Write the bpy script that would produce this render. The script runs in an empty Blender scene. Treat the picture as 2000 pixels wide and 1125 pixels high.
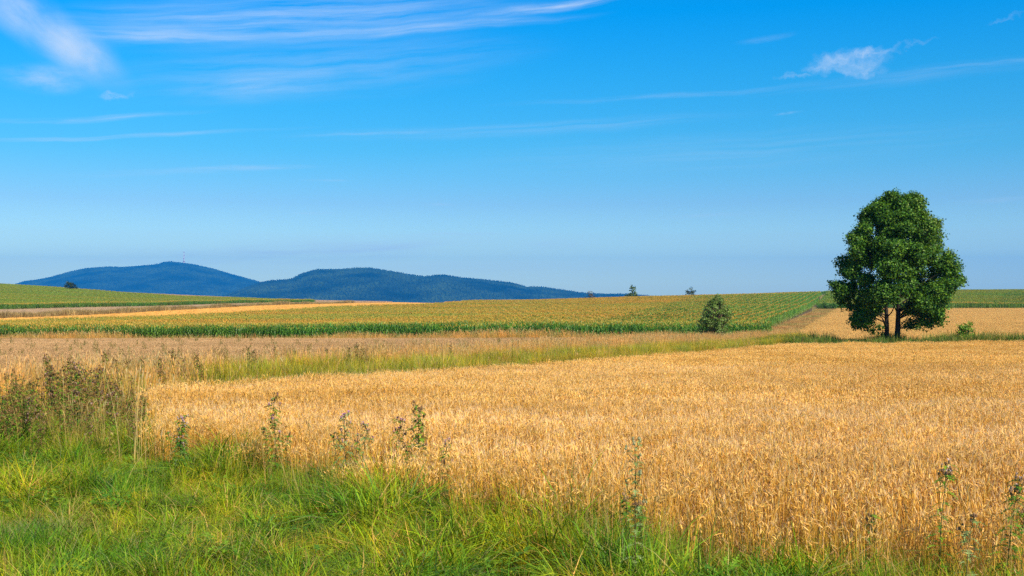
import bpy, math, random
import numpy as np
from math import radians as R
random.seed(7)
rng = np.random.default_rng(11)
S = bpy.context.scene
COL = S.collection

# ------------------------------------------------------------------ camera, sky, sun, exposure
F = 2200.0                      # focal length in pixels of the 2000 px wide photograph
HZ = 590.0                      # row of the horizon
CAMZ = 2.5
cam_d = bpy.data.cameras.new('camera')
cam = bpy.data.objects.new('camera', cam_d); COL.objects.link(cam)
cam_d.sensor_width = 36.0
cam_d.lens = 36.0 * F / 2000.0
cam_d.clip_start = 0.1; cam_d.clip_end = 120000
cam.location = (0, 0, CAMZ)
cam.rotation_euler = (R(90) + math.atan((HZ - 562.5) / F), 0, 0)
S.camera = cam
S.render.resolution_x, S.render.resolution_y = 1024, 576

SUN_EL, SUN_AZ = R(41), R(142)  # azimuth measured from +Y towards +X
SKY_STRENGTH = 0.085
world = bpy.data.worlds.new("World"); S.world = world
world.use_nodes = True

def build_world():
    nt = world.node_tree; N = nt.nodes; L = nt.links
    N.clear()
    out = N.new('ShaderNodeOutputWorld'); bg = N.new('ShaderNodeBackground')
    bg.inputs[1].default_value = SKY_STRENGTH
    L.new(bg.outputs[0], out.inputs[0])
    sky = N.new('ShaderNodeTexSky'); sky.sky_type = 'NISHITA'; sky.sun_disc = False
    sky.sun_elevation = SUN_EL; sky.sun_rotation = SUN_AZ
    sky.altitude = 0; sky.air_density = 1.0; sky.dust_density = 0.15; sky.ozone_density = 3.2
    # the air of this day is deeper and more saturated than the model's
    grad = N.new('ShaderNodeHueSaturation')
    grad.inputs['Saturation'].default_value = 1.32
    grad.inputs['Hue'].default_value = 0.487
    L.new(sky.outputs[0], grad.inputs['Color'])
    tc = N.new('ShaderNodeTexCoord')
    sep = N.new('ShaderNodeSeparateXYZ'); L.new(tc.outputs['Generated'], sep.inputs[0])
    def mth(op, a, b=None, clamp=False):
        n = N.new('ShaderNodeMath'); n.operation = op; n.use_clamp = clamp
        for k, v in enumerate((a, b)):
            if v is None: continue
            if isinstance(v, (int, float)): n.inputs[k].default_value = v
            else: L.new(v, n.inputs[k])
        return n.outputs[0]
    az = mth('ARCTAN2', sep.outputs[0], sep.outputs[1])
    el = mth('ARCSINE', sep.outputs[2])
    # deepen the blue with height
    rampn = N.new('ShaderNodeValToRGB')
    L.new(mth('MULTIPLY', el, 1 / 0.6), rampn.inputs[0])
    cr = rampn.color_ramp
    cr.elements[0].position = 0.0; cr.elements[0].color = SKYC[0]
    cr.elements[1].position = 1.0; cr.elements[1].color = SKYC[-1]
    for p, c in zip((0.068, 0.144, 0.22, 0.33, 0.42), SKYC[1:6]):
        e = cr.elements.new(p); e.color = c
    tint = N.new('ShaderNodeMix'); tint.data_type = 'RGBA'; tint.blend_type = 'MULTIPLY'; tint.inputs[0].default_value = 1
    L.new(grad.outputs[0], tint.inputs[6]); L.new(rampn.outputs[0], tint.inputs[7])
    comb = N.new('ShaderNodeCombineXYZ'); L.new(az, comb.inputs[0]); L.new(el, comb.inputs[1])
    # wispy warp
    wn = N.new('ShaderNodeTexNoise'); wn.inputs['Scale'].default_value = 9; wn.inputs['Detail'].default_value = 6
    L.new(comb.outputs[0], wn.inputs['Vector'])
    ws = N.new('ShaderNodeVectorMath'); ws.operation = 'SUBTRACT'; L.new(wn.outputs['Color'], ws.inputs[0]); ws.inputs[1].default_value = (.5, .5, .5)
    wm = N.new('ShaderNodeVectorMath'); wm.operation = 'MULTIPLY'; L.new(ws.outputs[0], wm.inputs[0]); wm.inputs[1].default_value = (.03, .012, 0)
    wa = N.new('ShaderNodeVectorMath'); wa.operation = 'ADD'; L.new(wm.outputs[0], wa.inputs[0]); L.new(comb.outputs[0], wa.inputs[1])
    wn2 = N.new('ShaderNodeTexNoise'); wn2.inputs['Scale'].default_value = 55; wn2.inputs['Detail'].default_value = 8; wn2.inputs['Roughness'].default_value = .6
    L.new(comb.outputs[0], wn2.inputs['Vector'])
    ws2 = N.new('ShaderNodeVectorMath'); ws2.operation = 'SUBTRACT'; L.new(wn2.outputs['Color'], ws2.inputs[0]); ws2.inputs[1].default_value = (.5, .5, .5)
    wm2 = N.new('ShaderNodeVectorMath'); wm2.operation = 'MULTIPLY'; L.new(ws2.outputs[0], wm2.inputs[0]); wm2.inputs[1].default_value = (.035, .028, 0)
    wb = N.new('ShaderNodeVectorMath'); wb.operation = 'ADD'; L.new(wm2.outputs[0], wb.inputs[0]); L.new(wa.outputs[0], wb.inputs[1])
    total = None
    # azimuth/elevation of each cloud given by where it stands in the sky:
    # (px, py, half length px, half height px, tilt deg, strength, streak noise x, y, puffy)
    for (px, py, a, b, ang, st, nx, ny, puffy) in CLOUDS:
        mp = N.new('ShaderNodeMapping'); mp.vector_type = 'TEXTURE'
        mp.inputs['Location'].default_value = (math.atan((px - 1000) / F), (HZ - py) / F * .985, 0)
        mp.inputs['Rotation'].default_value = (0, 0, R(ang))
        mp.inputs['Scale'].default_value = (a / F, b / F, 1)
        L.new((wb if puffy else wa).outputs[0], mp.inputs['Vector'])
        ln = N.new('ShaderNodeVectorMath'); ln.operation = 'LENGTH'; L.new(mp.outputs[0], ln.inputs[0])
        mr = N.new('ShaderNodeMapRange'); mr.interpolation_type = 'SMOOTHSTEP'
        mr.inputs['From Min'].default_value = 1.0; mr.inputs['From Max'].default_value = .35 if puffy else 0.0
        L.new(ln.outputs['Value'], mr.inputs['Value'])
        sc = N.new('ShaderNodeVectorMath'); sc.operation = 'MULTIPLY'; L.new(mp.outputs[0], sc.inputs[0]); sc.inputs[1].default_value = (nx, ny, 1)
        of = N.new('ShaderNodeVectorMath'); of.operation = 'ADD'; L.new(sc.outputs[0], of.inputs[0]); of.inputs[1].default_value = (px * .017, py * .013, 0)
        nz = N.new('ShaderNodeTexNoise'); nz.inputs['Scale'].default_value = 1.0; nz.inputs['Detail'].default_value = 7; nz.inputs['Roughness'].default_value = .6
        L.new(of.outputs[0], nz.inputs['Vector'])
        m2 = N.new('ShaderNodeMapRange'); m2.inputs['From Min'].default_value = .3; m2.inputs['From Max'].default_value = .72
        L.new(nz.outputs['Fac'], m2.inputs['Value'])
        v = mth('MULTIPLY', mth('MULTIPLY', mr.outputs[0], m2.outputs[0]), st)
        if total is None: total = v
        else:  # screen
            total = mth('SUBTRACT', mth('ADD', total, v), mth('MULTIPLY', total, v))
    mix = N.new('ShaderNodeMix'); mix.data_type = 'RGBA'
    L.new(mth('MULTIPLY', total, 1.0, True), mix.inputs[0])
    up = N.new('ShaderNodeVectorMath'); up.operation = 'SCALE'; up.inputs['Scale'].default_value = 1.6
    L.new(tint.outputs[2], up.inputs[0]); L.new(up.outputs[0], mix.inputs[6])
    mix.inputs[7].default_value = (6.3, 7.2, 8.4, 1)
    L.new(mix.outputs[2], bg.inputs[0])

SKYC = [(a / 1.6, b / 1.6, c / 1.6, 1) for a, b, c in ((1.15, 1.46, 1.28), (1.28, 1.38, 1.22), (.86, .98, 1.09), (.45, .98, 1.13), (.20, 1.01, 1.29), (.0, 1.0, 1.46), (.30, .85, 1.1))]
CLOUDS = [
    (80, 96, 210, 58, -32, .95, .8, .7, 0), (150, 128, 95, 54, -24, .9, .6, .6, 0), (160, 135, 50, 30, -25, .5, .6, .6, 1), (15, 58, 80, 50, -42, .6, 1.0, 1.0, 0),
    (85, 182, 110, 34, 2, .6, 1.6, 1.3, 0), (235, 208, 26, 13, 20, .35, 2, 2, 1),
    (560, 48, 620, 66, 5, .5, 2.6, 5.5, 0), (330, 90, 260, 20, 2, .6, 2, 2.0, 0), (800, 60, 430, 14, 4.5, .55, 2, 1.5, 0),
    (1080, 15, 240, 13, 8, .65, 2, 1.5, 0), (620, 140, 520, 75, 6, .26, 2.5, 5, 0), (500, 180, 190, 40, 8, .3, 2, 3, 0),
    (180, 250, 260, 8, 5, .42, 2, 1.2, 0), (250, 280, 420, 6, 4.5, .45, 2, 1.0, 0), (740, 262, 200, 5, 3, .25, 2, 1, 0),
    (480, 332, 170, 7, 3, .48, 2, 1.2, 0), (330, 345, 250, 10, 3, .2, 2, 1.5, 0), (640, 352, 70, 4, 0, .25, 2, 1, 0),
    (1310, 188, 430, 8, 2, .18, 3, 1.4, 0), (1800, 172, 380, 20, 3, .13, 2, 3, 0), (1990, 158, 200, 6, 2, .18, 2, 1, 0),
    (1000, 250, 560, 20, 3, .2, 2, 3, 0), (1400, 300, 700, 50, 2, .16, 2, 4, 0),
    (1665, 136, 78, 28, 3, .42, 2.6, 2.0, 1), (1622, 140, 46, 24, 0, .42, 1.5, 1.2, 1), (1700, 124, 66, 14, 2, .34, 2.2, 1.6, 1), (1680, 156, 52, 15, 0, .32, 2, 1.5, 1),
    (1560, 156, 42, 9, -8, .3, 2, 1.2, 1), (1800, 118, 40, 6, 6, .12, 2.4, 1.4, 1), (1500, 85, 70, 9, 5, .15, 2, 1.5, 0), (1975, 82, 40, 6, 10, .15, 2, 1, 1),
    (650, 488, 380, 34, 3, .62, 2, 2.5, 0), (900, 455, 110, 6, 2, .35, 2, 1, 0), (300, 500, 260, 30, 0, .25, 2, 2.5, 0), (800, 530, 700, 36, 0, .15, 2, 2, 0), (1080, 475, 90, 16, 2, .3, 2, 2, 0),
    (620, 415, 60, 4, 2, .3, 2, 1, 0), (1550, 230, 40, 4, 2, .25, 2, 1, 0), (1390, 422, 130, 7, 3, .2, 2, 1, 0), (1950, 405, 90, 7, 4, .22, 2, 1, 0), (860, 400, 40, 4, 0, .25, 2, 1, 0),
]
build_world()

sl = bpy.data.lights.new('sun', 'SUN'); so = bpy.data.objects.new('sun', sl); COL.objects.link(so)
sl.energy = 5.0; sl.angle = R(0.5); sl.color = (1.0, 0.93, 0.82)
so.rotation_euler = (R(90) - SUN_EL, 0, math.pi - SUN_AZ)
S.view_settings.view_transform = 'Standard'; S.view_settings.look = 'None'
S.view_settings.gamma = 1.0; S.view_settings.exposure = 0.52
S.cycles.max_bounces = 6; S.cycles.diffuse_bounces = 3; S.cycles.transmission_bounces = 3
S.cycles.transparent_max_bounces = 8; S.cycles.volume_bounces = 0
S.cycles.use_denoising = False
S.cycles.denoiser = 'OPENIMAGEDENOISE'
S.cycles.sample_clamp_indirect = 3

# ------------------------------------------------------------------ helpers
def tag(o, label=None, cat=None, group=None, kind=None):
    if label: o['label'] = label
    if cat: o['category'] = cat
    if group: o['group'] = group
    if kind: o['kind'] = kind
    return o

class MB:
    """collects verts, quads/tris and a colour per vertex"""
    def __init__(s): s.v = []; s.f = []; s.c = []
    def add(s, vs, fs, cs):
        n = len(s.v); s.v.extend(vs); s.f.extend([tuple(i + n for i in f) for f in fs])
        s.c.extend(cs if len(cs) == len(vs) and isinstance(cs[0], (tuple, list, np.ndarray)) else [cs] * len(vs))
    def mesh(s, name, mat):
        me = bpy.data.meshes.new(name)
        me.from_pydata([tuple(map(float, p)) for p in s.v], [], s.f)
        if s.c:
            ca = me.color_attributes.new('Col', 'FLOAT_COLOR', 'POINT')
            a = np.ones((len(s.v), 4), np.float32); a[:, :3] = np.array([c[:3] for c in s.c], np.float32)
            ca.data.foreach_set('color', a.ravel())
        me.materials.append(mat); me.update()
        return me
    def build(s, name, mat, parent=None, smooth=False, loc=None):
        me = s.mesh(name, mat)
        if smooth: me.polygons.foreach_set('use_smooth', [True] * len(me.polygons))
        o = bpy.data.objects.new(name, me); COL.objects.link(o)
        if parent: o.parent = parent
        if loc: o.location = loc
        return o
    def tube(s, pts, rads, n, c, cap=True):
        pts = [np.array(p, float) for p in pts]; vs = []; fs = []
        for i, p in enumerate(pts):
            d = pts[min(i + 1, len(pts) - 1)] - pts[max(i - 1, 0)]; d /= (np.linalg.norm(d) + 1e-9)
            a = np.cross(d, (0.31, .95, .1)); a /= (np.linalg.norm(a) + 1e-9); b = np.cross(d, a)
            for k in range(n):
                t = 2 * math.pi * k / n
                vs.append(p + rads[i] * (a * math.cos(t) + b * math.sin(t)))
        for i in range(len(pts) - 1):
            for k in range(n):
                fs.append((i * n + k, i * n + (k + 1) % n, (i + 1) * n + (k + 1) % n, (i + 1) * n + k))
        if cap: fs.append(tuple(range((len(pts) - 1) * n, len(pts) * n))); fs.append(tuple(range(n - 1, -1, -1)))
        s.add(vs, fs, c)
    def ribbon(s, pts, wid, side, c, c2=None, fold=0):
        """flat blade along pts; wid per point; side = across direction"""
        vs = []; cs = []; n = len(pts); side = np.array(side, float)
        c = np.array(c, float); c2 = c if c2 is None else np.array(c2, float)
        for i, (p, w) in enumerate(zip(pts, wid)):
            p = np.array(p, float); t = i / (n - 1)
            vs += [p - side * w / 2, p + side * w / 2]
            cc = c * (1 - t) + c2 * t; cs += [cc, cc]
        fs = [(2 * i, 2 * i + 1, 2 * i + 3, 2 * i + 2) for i in range(n - 1)]
        s.add(vs, fs, cs)

def rnd(a, b): return random.uniform(a, b)
def jit(c, k=.15):
    m = 1 + rnd(-k, k); return (c[0] * m * (1 + rnd(-k, k) * .4), c[1] * m, c[2] * m * (1 + rnd(-k, k) * .4))
def mixc(a, b, t): return tuple(a[i] * (1 - t) + b[i] * t for i in range(3))

def plant_mat(name, trans=.3, rough=.6, spec=.25, vary=.25, patches=None, patch_scale=.12, tcol=(1, 1, 1), pfrom=.38, pto=.62, stretch=(1, 1, 1)):
    """colour attribute x a variation per plant x real patches of other colour in the stand"""
    m = bpy.data.materials.new(name); m.use_nodes = True
    nt = m.node_tree; N = nt.nodes; L = nt.links; N.clear()
    out = N.new('ShaderNodeOutputMaterial')
    at = N.new('ShaderNodeAttribute'); at.attribute_name = 'Col'
    oi = N.new('ShaderNodeObjectInfo')
    mr = N.new('ShaderNodeMapRange'); mr.inputs['To Min'].default_value = 1 - vary; mr.inputs['To Max'].default_value = 1 + vary
    L.new(oi.outputs['Random'], mr.inputs['Value'])
    sc = N.new('ShaderNodeVectorMath'); sc.operation = 'SCALE'; L.new(at.outputs['Color'], sc.inputs[0]); L.new(mr.outputs[0], sc.inputs['Scale'])
    col = sc.outputs[0]
    if patches:
        ge = N.new('ShaderNodeNewGeometry')
        st = N.new('ShaderNodeVectorMath'); st.operation = 'MULTIPLY'; L.new(ge.outputs['Position'], st.inputs[0]); st.inputs[1].default_value = stretch
        nz = N.new('ShaderNodeTexNoise'); nz.inputs['Scale'].default_value = patch_scale; nz.inputs['Detail'].default_value = 4
        L.new(st.outputs[0], nz.inputs['Vector'])
        m3 = N.new('ShaderNodeMapRange'); m3.inputs['From Min'].default_value = pfrom; m3.inputs['From Max'].default_value = pto
        L.new(nz.outputs['Fac'], m3.inputs['Value'])
        mx = N.new('ShaderNodeMix'); mx.data_type = 'RGBA'; L.new(m3.outputs[0], mx.inputs[0])
        mx.inputs[6].default_value = (*patches[0], 1); mx.inputs[7].default_value = (*patches[1], 1)
        ml = N.new('ShaderNodeVectorMath'); ml.operation = 'MULTIPLY'; L.new(col, ml.inputs[0]); L.new(mx.outputs[2], ml.inputs[1])
        col = ml.outputs[0]
    bs = N.new('ShaderNodeBsdfPrincipled'); bs.inputs['Roughness'].default_value = rough
    bs.inputs['Specular IOR Level'].default_value = spec
    L.new(col, bs.inputs['Base Color'])
    if trans > 0:
        tr = N.new('ShaderNodeBsdfTranslucent')
        t2 = N.new('ShaderNodeVectorMath'); t2.operation = 'MULTIPLY'; L.new(col, t2.inputs[0]); t2.inputs[1].default_value = tcol
        L.new(t2.outputs[0], tr.inputs[0])
        mi = N.new('ShaderNodeMixShader'); mi.inputs[0].default_value = trans
        L.new(bs.outputs[0], mi.inputs[1]); L.new(tr.outputs[0], mi.inputs[2]); L.new(mi.outputs[0], out.inputs[0])
    else: L.new(bs.outputs[0], out.inputs[0])
    return m

def soil_mat(name, c1, c2, scale=3.0, rough=.95, bump=.3, stretch=(1, 1, 1), rot=0, detail=8, c3=None):
    m = bpy.data.materials.new(name); m.use_nodes = True
    nt = m.node_tree; N = nt.nodes; L = nt.links
    bs = N['Principled BSDF']; bs.inputs['Roughness'].default_value = rough; bs.inputs['Specular IOR Level'].default_value = .1
    ge = N.new('ShaderNodeNewGeometry')
    mp = N.new('ShaderNodeMapping'); mp.inputs['Rotation'].default_value = (0, 0, rot); mp.inputs['Scale'].default_value = stretch
    L.new(ge.outputs['Position'], mp.inputs['Vector'])
    nz = N.new('ShaderNodeTexNoise'); nz.inputs['Scale'].default_value = scale; nz.inputs['Detail'].default_value = detail; nz.inputs['Roughness'].default_value = .65
    L.new(mp.outputs[0], nz.inputs['Vector'])
    rp = N.new('ShaderNodeValToRGB'); L.new(nz.outputs['Fac'], rp.inputs[0])
    rp.color_ramp.elements[0].position = .35; rp.color_ramp.elements[0].color = (*c1, 1)
    rp.color_ramp.elements[1].position = .65; rp.color_ramp.elements[1].color = (*c2, 1)
    if c3: e = rp.color_ramp.elements.new(.5); e.color = (*c3, 1)
    L.new(rp.outputs[0], bs.inputs['Base Color'])
    bp = N.new('ShaderNodeBump'); bp.inputs['Strength'].default_value = bump; bp.inputs['Distance'].default_value = .1
    L.new(nz.outputs['Fac'], bp.inputs['Height']); L.new(bp.outputs[0], bs.inputs['Normal'])
    return m

# ------------------------------------------------------------------ terrain
PX = np.array([-300, 0, 300, 600, 850, 1000, 1300, 1500, 1600, 2000, 2300], float)
DD = np.array([0, 12, 28, 45, 65, 90, 120, 150, 200, 260, 350, 430, 500, 620, 700, 800, 1000, 1500, 3000], float)
near = [0, 0, -.3, -.8, -1.2, -1.6]
TAB = np.array([
    near + [-2.4, -2.95, -3.2, -1.0, .2, 3.2, 6.5, 13.5, 16, 17, 12, -6, -20],
    near + [-2.4, -2.95, -3.2, -1.3, -.4, 1.7, 4.2, 9.3, 12.0, 13.5, 10, -8, -20],
    near + [-2.4, -2.95, -3.1, -2.2, -.6, .15, 1.0, 3.4, 5.4, 7.8, 6.0, -10, -20],
    near + [-2.4, -2.95, -3.0, -2.5, .0, .9, 1.2, 1.5, 2.2, 3.1, 2.0, -12, -20],
    near + [-2.4, -2.9, -2.8, -2.3, -1.3, -.1, .9, 1.8, 1.9, 1.8, 0, -14, -20],
    near + [-2.4, -2.9, -2.6, -2.0, -1.0, 0, .9, 1.1, .5, -1, -4, -15, -20],
    near + [-2.35, -2.9, -2.5, -1.6, 0, 1.7, 3.2, 3.4, 2.5, 1, -4, -15, -20],
    near[:5] + [-1.6, -2.2, -2.7, -2.3, -1.6, 0, 2.3, 4.3, 5.2, 4.6, 3, -2, -15, -20],
    near[:5] + [-1.5, -1.8, -2.0, -1.6, -1.1, -.1, 1.9, 4.2, 6.8, 6.8, 5, 0, -15, -20],
    near[:5] + [-1.4, -1.25, -1.0, -.7, -.4, -.1, 2.0, 4.4, 7.6, 7.4, 6, 0, -15, -20],
    near[:5] + [-1.4, -1.2, -.9, -.6, -.2, .2, 2.4, 4.8, 8.0, 7.8, 6, 0, -15, -20]])
DX = np.concatenate([np.arange(0, 1000, 2.0), np.arange(1000, 3001, 20.0)])
PXF = np.arange(-300, 2301, 20.0)
g1 = np.array([np.interp(DX, DD, r) for r in TAB])
g = np.array([np.interp(PXF, PX, g1[:, j]) for j in range(len(DX))])       # (D, px)
def gsm(a, sig, axis):
    k = np.arange(-int(3 * sig), int(3 * sig) + 1); w = np.exp(-.5 * (k / sig) ** 2); w /= w.sum()
    pad = [(0, 0), (0, 0)]; pad[axis] = (len(k) // 2, len(k) // 2)
    b = np.pad(a, pad, mode='edge')
    return np.apply_along_axis(lambda v: np.convolve(v, w, mode='valid'), axis, b)
g_a = gsm(g, 2.0, 0); g_b = gsm(g, 7.0, 0)
wt = np.clip((DX - 60) / 120, 0, 1)[:, None]
g = g_a * (1 - wt) + g_b * wt
g = gsm(g, 3.0, 1)
def T(x, y):
    x = np.asarray(x, float); y = np.asarray(y, float)
    yy = np.maximum(y, 6.0)
    px = np.clip(1000 + F * x / yy, -300, 2300)
    fx = (px + 300) / 20.0; i = np.clip(fx.astype(int), 0, len(PXF) - 2); tx = fx - i
    d = np.clip(y, 0, 3000)
    fd = np.interp(d, DX, np.arange(len(DX))); j = np.clip(fd.astype(int), 0, len(DX) - 2); td = fd - j
    z = (g[j, i] * (1 - tx) + g[j, i + 1] * tx) * (1 - td) + (g[j + 1, i] * (1 - tx) + g[j + 1, i + 1] * tx) * td
    return z
def Ts(x, y): return float(T(np.array([x]), np.array([y]))[0])
def at(px, D): return ((px - 1000) / F * D, D)
def zpix(py, D): return CAMZ - (py - HZ) / F * D

def inpoly(x, y, poly):
    x = np.asarray(x); y = np.asarray(y); c = np.zeros(x.shape, bool); n = len(poly)
    for i in range(n):
        x1, y1 = poly[i]; x2, y2 = poly[(i + 1) % n]
        if y1 == y2: continue
        c ^= ((y1 > y) != (y2 > y)) & (x < (x2 - x1) * (y - y1) / (y2 - y1) + x1)
    return c

WHEAT = [(-6.4, 19.0), (-5.2, 16.6), (-2.8, 14.6), (-1.2, 12.8), (0, 11.5), (1.17, 10.3), (2.3, 9.6), (4.1, 8.6), (8, 7.2), (16, 5), (60, 4), (75, 91), (21.5, 90), (-9.2, 28.2), (-7.6, 22)]
MARGIN = [(-9.2, 28.2), (21.5, 90), (26, 97), (38, 152), (30, 148), (16, 141), (0, 80), (-11.4, 50), (-16, 36), (-22, 24), (-15, 18), (-7.0, 21)]
VERGE = [(-6.4, 19.0), (-5.2, 16.6), (-2.8, 14.6), (-1.2, 12.8), (0, 11.5), (1.17, 10.3), (2.3, 9.6), (4.1, 8.6), (8, 7.2), (16, 5), (16, -6), (-20, -6), (-20, 22), (-14, 20), (-7.0, 21)]
CEREAL2 = [(-16, 36), (-11.4, 50), (0, 80), (16, 141), (-100, 141), (-60, 30), (-22, 24)]
FIELDC = [(27, 96.5), (80, 96.5), (290, 348), (101, 348), (40, 156)]
CORNM = [(-95, 150), (33, 151), (94, 350), (165, 600), (185, 700), (-16, 700), (-23, 500), (-29, 430), (-48, 350), (-56, 310), (-78, 245), (-96, 200), (-130, 190), (-130, 150)]
CORNR = [(95.5, 351), (290, 351), (480, 720), (192, 720), (170, 600)]
CORNL = [(at(-300, 335)), (at(0, 345)), (at(300, 430)), (at(612, 625)), (at(560, 665)), (at(300, 690)), (at(150, 730)), (at(70, 770)), (at(-300, 800))]
STUBBLE = [(-140, 192), (-96, 201), (-78, 246), (-56, 311), (-48, 351), (-29, 431), (-23, 501), (-16, 860), (-130, 860), (at(690, 640)), (at(450, 430)), (at(300, 365)), (at(0, 275)), (at(-300, 240))]

def build_ground():
    ys = list(np.arange(-60, 0, 4.0)) + list(np.arange(0, 40, 1.0))
    y = 40.0
    while y < 16500: ys.append(y); y *= 1.018
    us = np.linspace(-1.2, 1.2, 330)
    ys = np.array(ys); Y = np.repeat(ys[:, None], len(us), 1); X = us[None, :] * np.maximum(ys, 40)[:, None]
    Z = T(X, Y)
    n, m = Y.shape
    v = np.stack([X, Y, Z], -1).reshape(-1, 3)
    idx = np.arange(n * m).reshape(n, m)
    f = np.stack([idx[:-1, :-1], idx[:-1, 1:], idx[1:, 1:], idx[1:, :-1]], -1).reshape(-1, 4)
    me = bpy.data.meshes.new('ground')
    me.from_pydata(v.tolist(), [], f.tolist())
    c = v[f].mean(1)
    mi = np.zeros(len(f), np.int32)
    for k, P in ((1, WHEAT), (2, CEREAL2), (3, FIELDC), (4, CORNM), (4, CORNR), (4, CORNL), (5, STUBBLE)):
        mi[inpoly(c[:, 0], c[:, 1], P)] = k
    rt = inpoly(c[:, 0], c[:, 1], VERGE); mi[rt] = 6
    mi[c[:, 1] > 900] = 7
    mats = [soil_mat('dry_meadow_soil', (.22, .13, .05), (.36, .25, .09), 2.0, c3=(.25, .2, .06)),
            soil_mat('wheat_field_soil', (.16, .09, .04), (.30, .18, .08), 4.0),
            soil_mat('cereal_field_soil', (.24, .15, .09), (.36, .24, .15), 3.0),
            soil_mat('barley_field_soil', (.34, .20, .09), (.46, .29, .14), 1.6),
            soil_mat('maize_field_soil', (.07, .05, .03), (.14, .10, .05), 2.0),
            soil_mat('stubble', (.46, .23, .05), (.70, .41, .12), .55, stretch=(.05, 1.0, 1), rot=R(-32), c3=(.62, .37, .12)),
            soil_mat('verge_soil', (.06, .045, .02), (.20, .13, .07), 6.0, c3=(.08, .09, .02)),
            soil_mat('far_plain', (.06, .09, .03), (.22, .20, .08), .004)]
    for q in mats: me.materials.append(q)
    me.polygons.foreach_set('material_index', mi)
    me.polygons.foreach_set('use_smooth', [True] * len(f)); me.update()
    o = bpy.data.objects.new('ground', me); COL.objects.link(o)
    tag(o, kind='structure', label='gently rolling farmland soil under the crops')
build_ground()

# ------------------------------------------------------------------ scattering (masses nobody could count)
def source_col(name, meshes):
    c = bpy.data.collections.new(name)
    for i, me in enumerate(meshes):
        o = bpy.data.objects.new('%s_%02d' % (name, i), me); c.objects.link(o)
    return c

def scatter_obj(name, src, P, rot, scl, label, cat, group=None):
    n = len(P)
    me = bpy.data.meshes.new(name + '_points'); me.vertices.add(n)
    me.vertices.foreach_set('co', np.asarray(P, np.float32).ravel())
    a = me.attributes.new('rot', 'FLOAT_VECTOR', 'POINT'); a.data.foreach_set('vector', np.asarray(rot, np.float32).ravel())
    a = me.attributes.new('scl', 'FLOAT_VECTOR', 'POINT'); a.data.foreach_set('vector', np.asarray(scl, np.float32).ravel())
    a = me.attributes.new('idx', 'INT', 'POINT'); a.data.foreach_set('value', rng.integers(0, len(src.objects), n).astype(np.int32))
    o = bpy.data.objects.new(name, me); COL.objects.link(o)
    ng = bpy.data.node_groups.new(name + '_scatter', 'GeometryNodeTree')
    ng.interface.new_socket('Geometry', in_out='INPUT', socket_type='NodeSocketGeometry')
    ng.interface.new_socket('Geometry', in_out='OUTPUT', socket_type='NodeSocketGeometry')
    N = ng.nodes; L = ng.links
    gi = N.new('NodeGroupInput'); go = N.new('NodeGroupOutput')
    ci = N.new('GeometryNodeCollectionInfo'); ci.inputs['Collection'].default_value = src
    ci.inputs['Separate Children'].default_value = True; ci.inputs['Reset Children'].default_value = True
    ip = N.new('GeometryNodeInstanceOnPoints'); ip.inputs['Pick Instance'].default_value = True
    def attr(nm, t):
        k = N.new('GeometryNodeInputNamedAttribute'); k.data_type = t; k.inputs['Name'].default_value = nm; return k.outputs['Attribute']
    e2r = N.new('FunctionNodeEulerToRotation')
    L.new(attr('rot', 'FLOAT_VECTOR'), e2r.inputs[0]); L.new(e2r.outputs[0], ip.inputs['Rotation'])
    L.new(attr('scl', 'FLOAT_VECTOR'), ip.inputs['Scale']); L.new(attr('idx', 'INT'), ip.inputs['Instance Index'])
    L.new(gi.outputs[0], ip.inputs['Points']); L.new(ci.outputs[0], ip.inputs['Instance']); L.new(ip.outputs[0], go.inputs[0])
    md = o.modifiers.new('scatter', 'NODES'); md.node_group = ng
    return tag(o, label, cat, group, 'stuff')

def grid_points(poly, step, dmin=-1e9, dmax=1e9, pxm=260, jitter=.5, prob=None):
    xs = [p[0] for p in poly]; ys = [p[1] for p in poly]
    y0, y1 = max(min(ys), dmin), min(max(ys), dmax)
    x = np.arange(min(xs), max(xs), step); y = np.arange(y0, y1, step)
    X, Y = np.meshgrid(x, y); X = X.ravel() + rng.uniform(-jitter, jitter, X.size) * step; Y = Y.ravel() + rng.uniform(-jitter, jitter, Y.size) * step
    k = inpoly(X, Y, poly) & (np.abs(X) < (1000 + pxm) / F * np.maximum(Y, 1) + 2.0) & (Y > dmin) & (Y < dmax)
    X, Y = X[k], Y[k]
    if prob is not None:
        k = rng.random(len(X)) < prob(X, Y); X, Y = X[k], Y[k]
    return X, Y

def vnoise(x, y, s, seed=0):
    """smooth value noise for placing and leaning"""
    r = np.random.default_rng(seed).random((256, 256)); x = np.asarray(x) * s + 1000; y = np.asarray(y) * s + 1000
    i = np.floor(x).astype(int); j = np.floor(y).astype(int); u = x - i; v = y - j; u = u * u * (3 - 2 * u); v = v * v * (3 - 2 * v)
    g_ = lambda a, b: r[a % 256, b % 256]
    return (g_(i, j) * (1 - u) + g_(i + 1, j) * u) * (1 - v) + (g_(i, j + 1) * (1 - u) + g_(i + 1, j + 1) * u) * v

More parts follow.
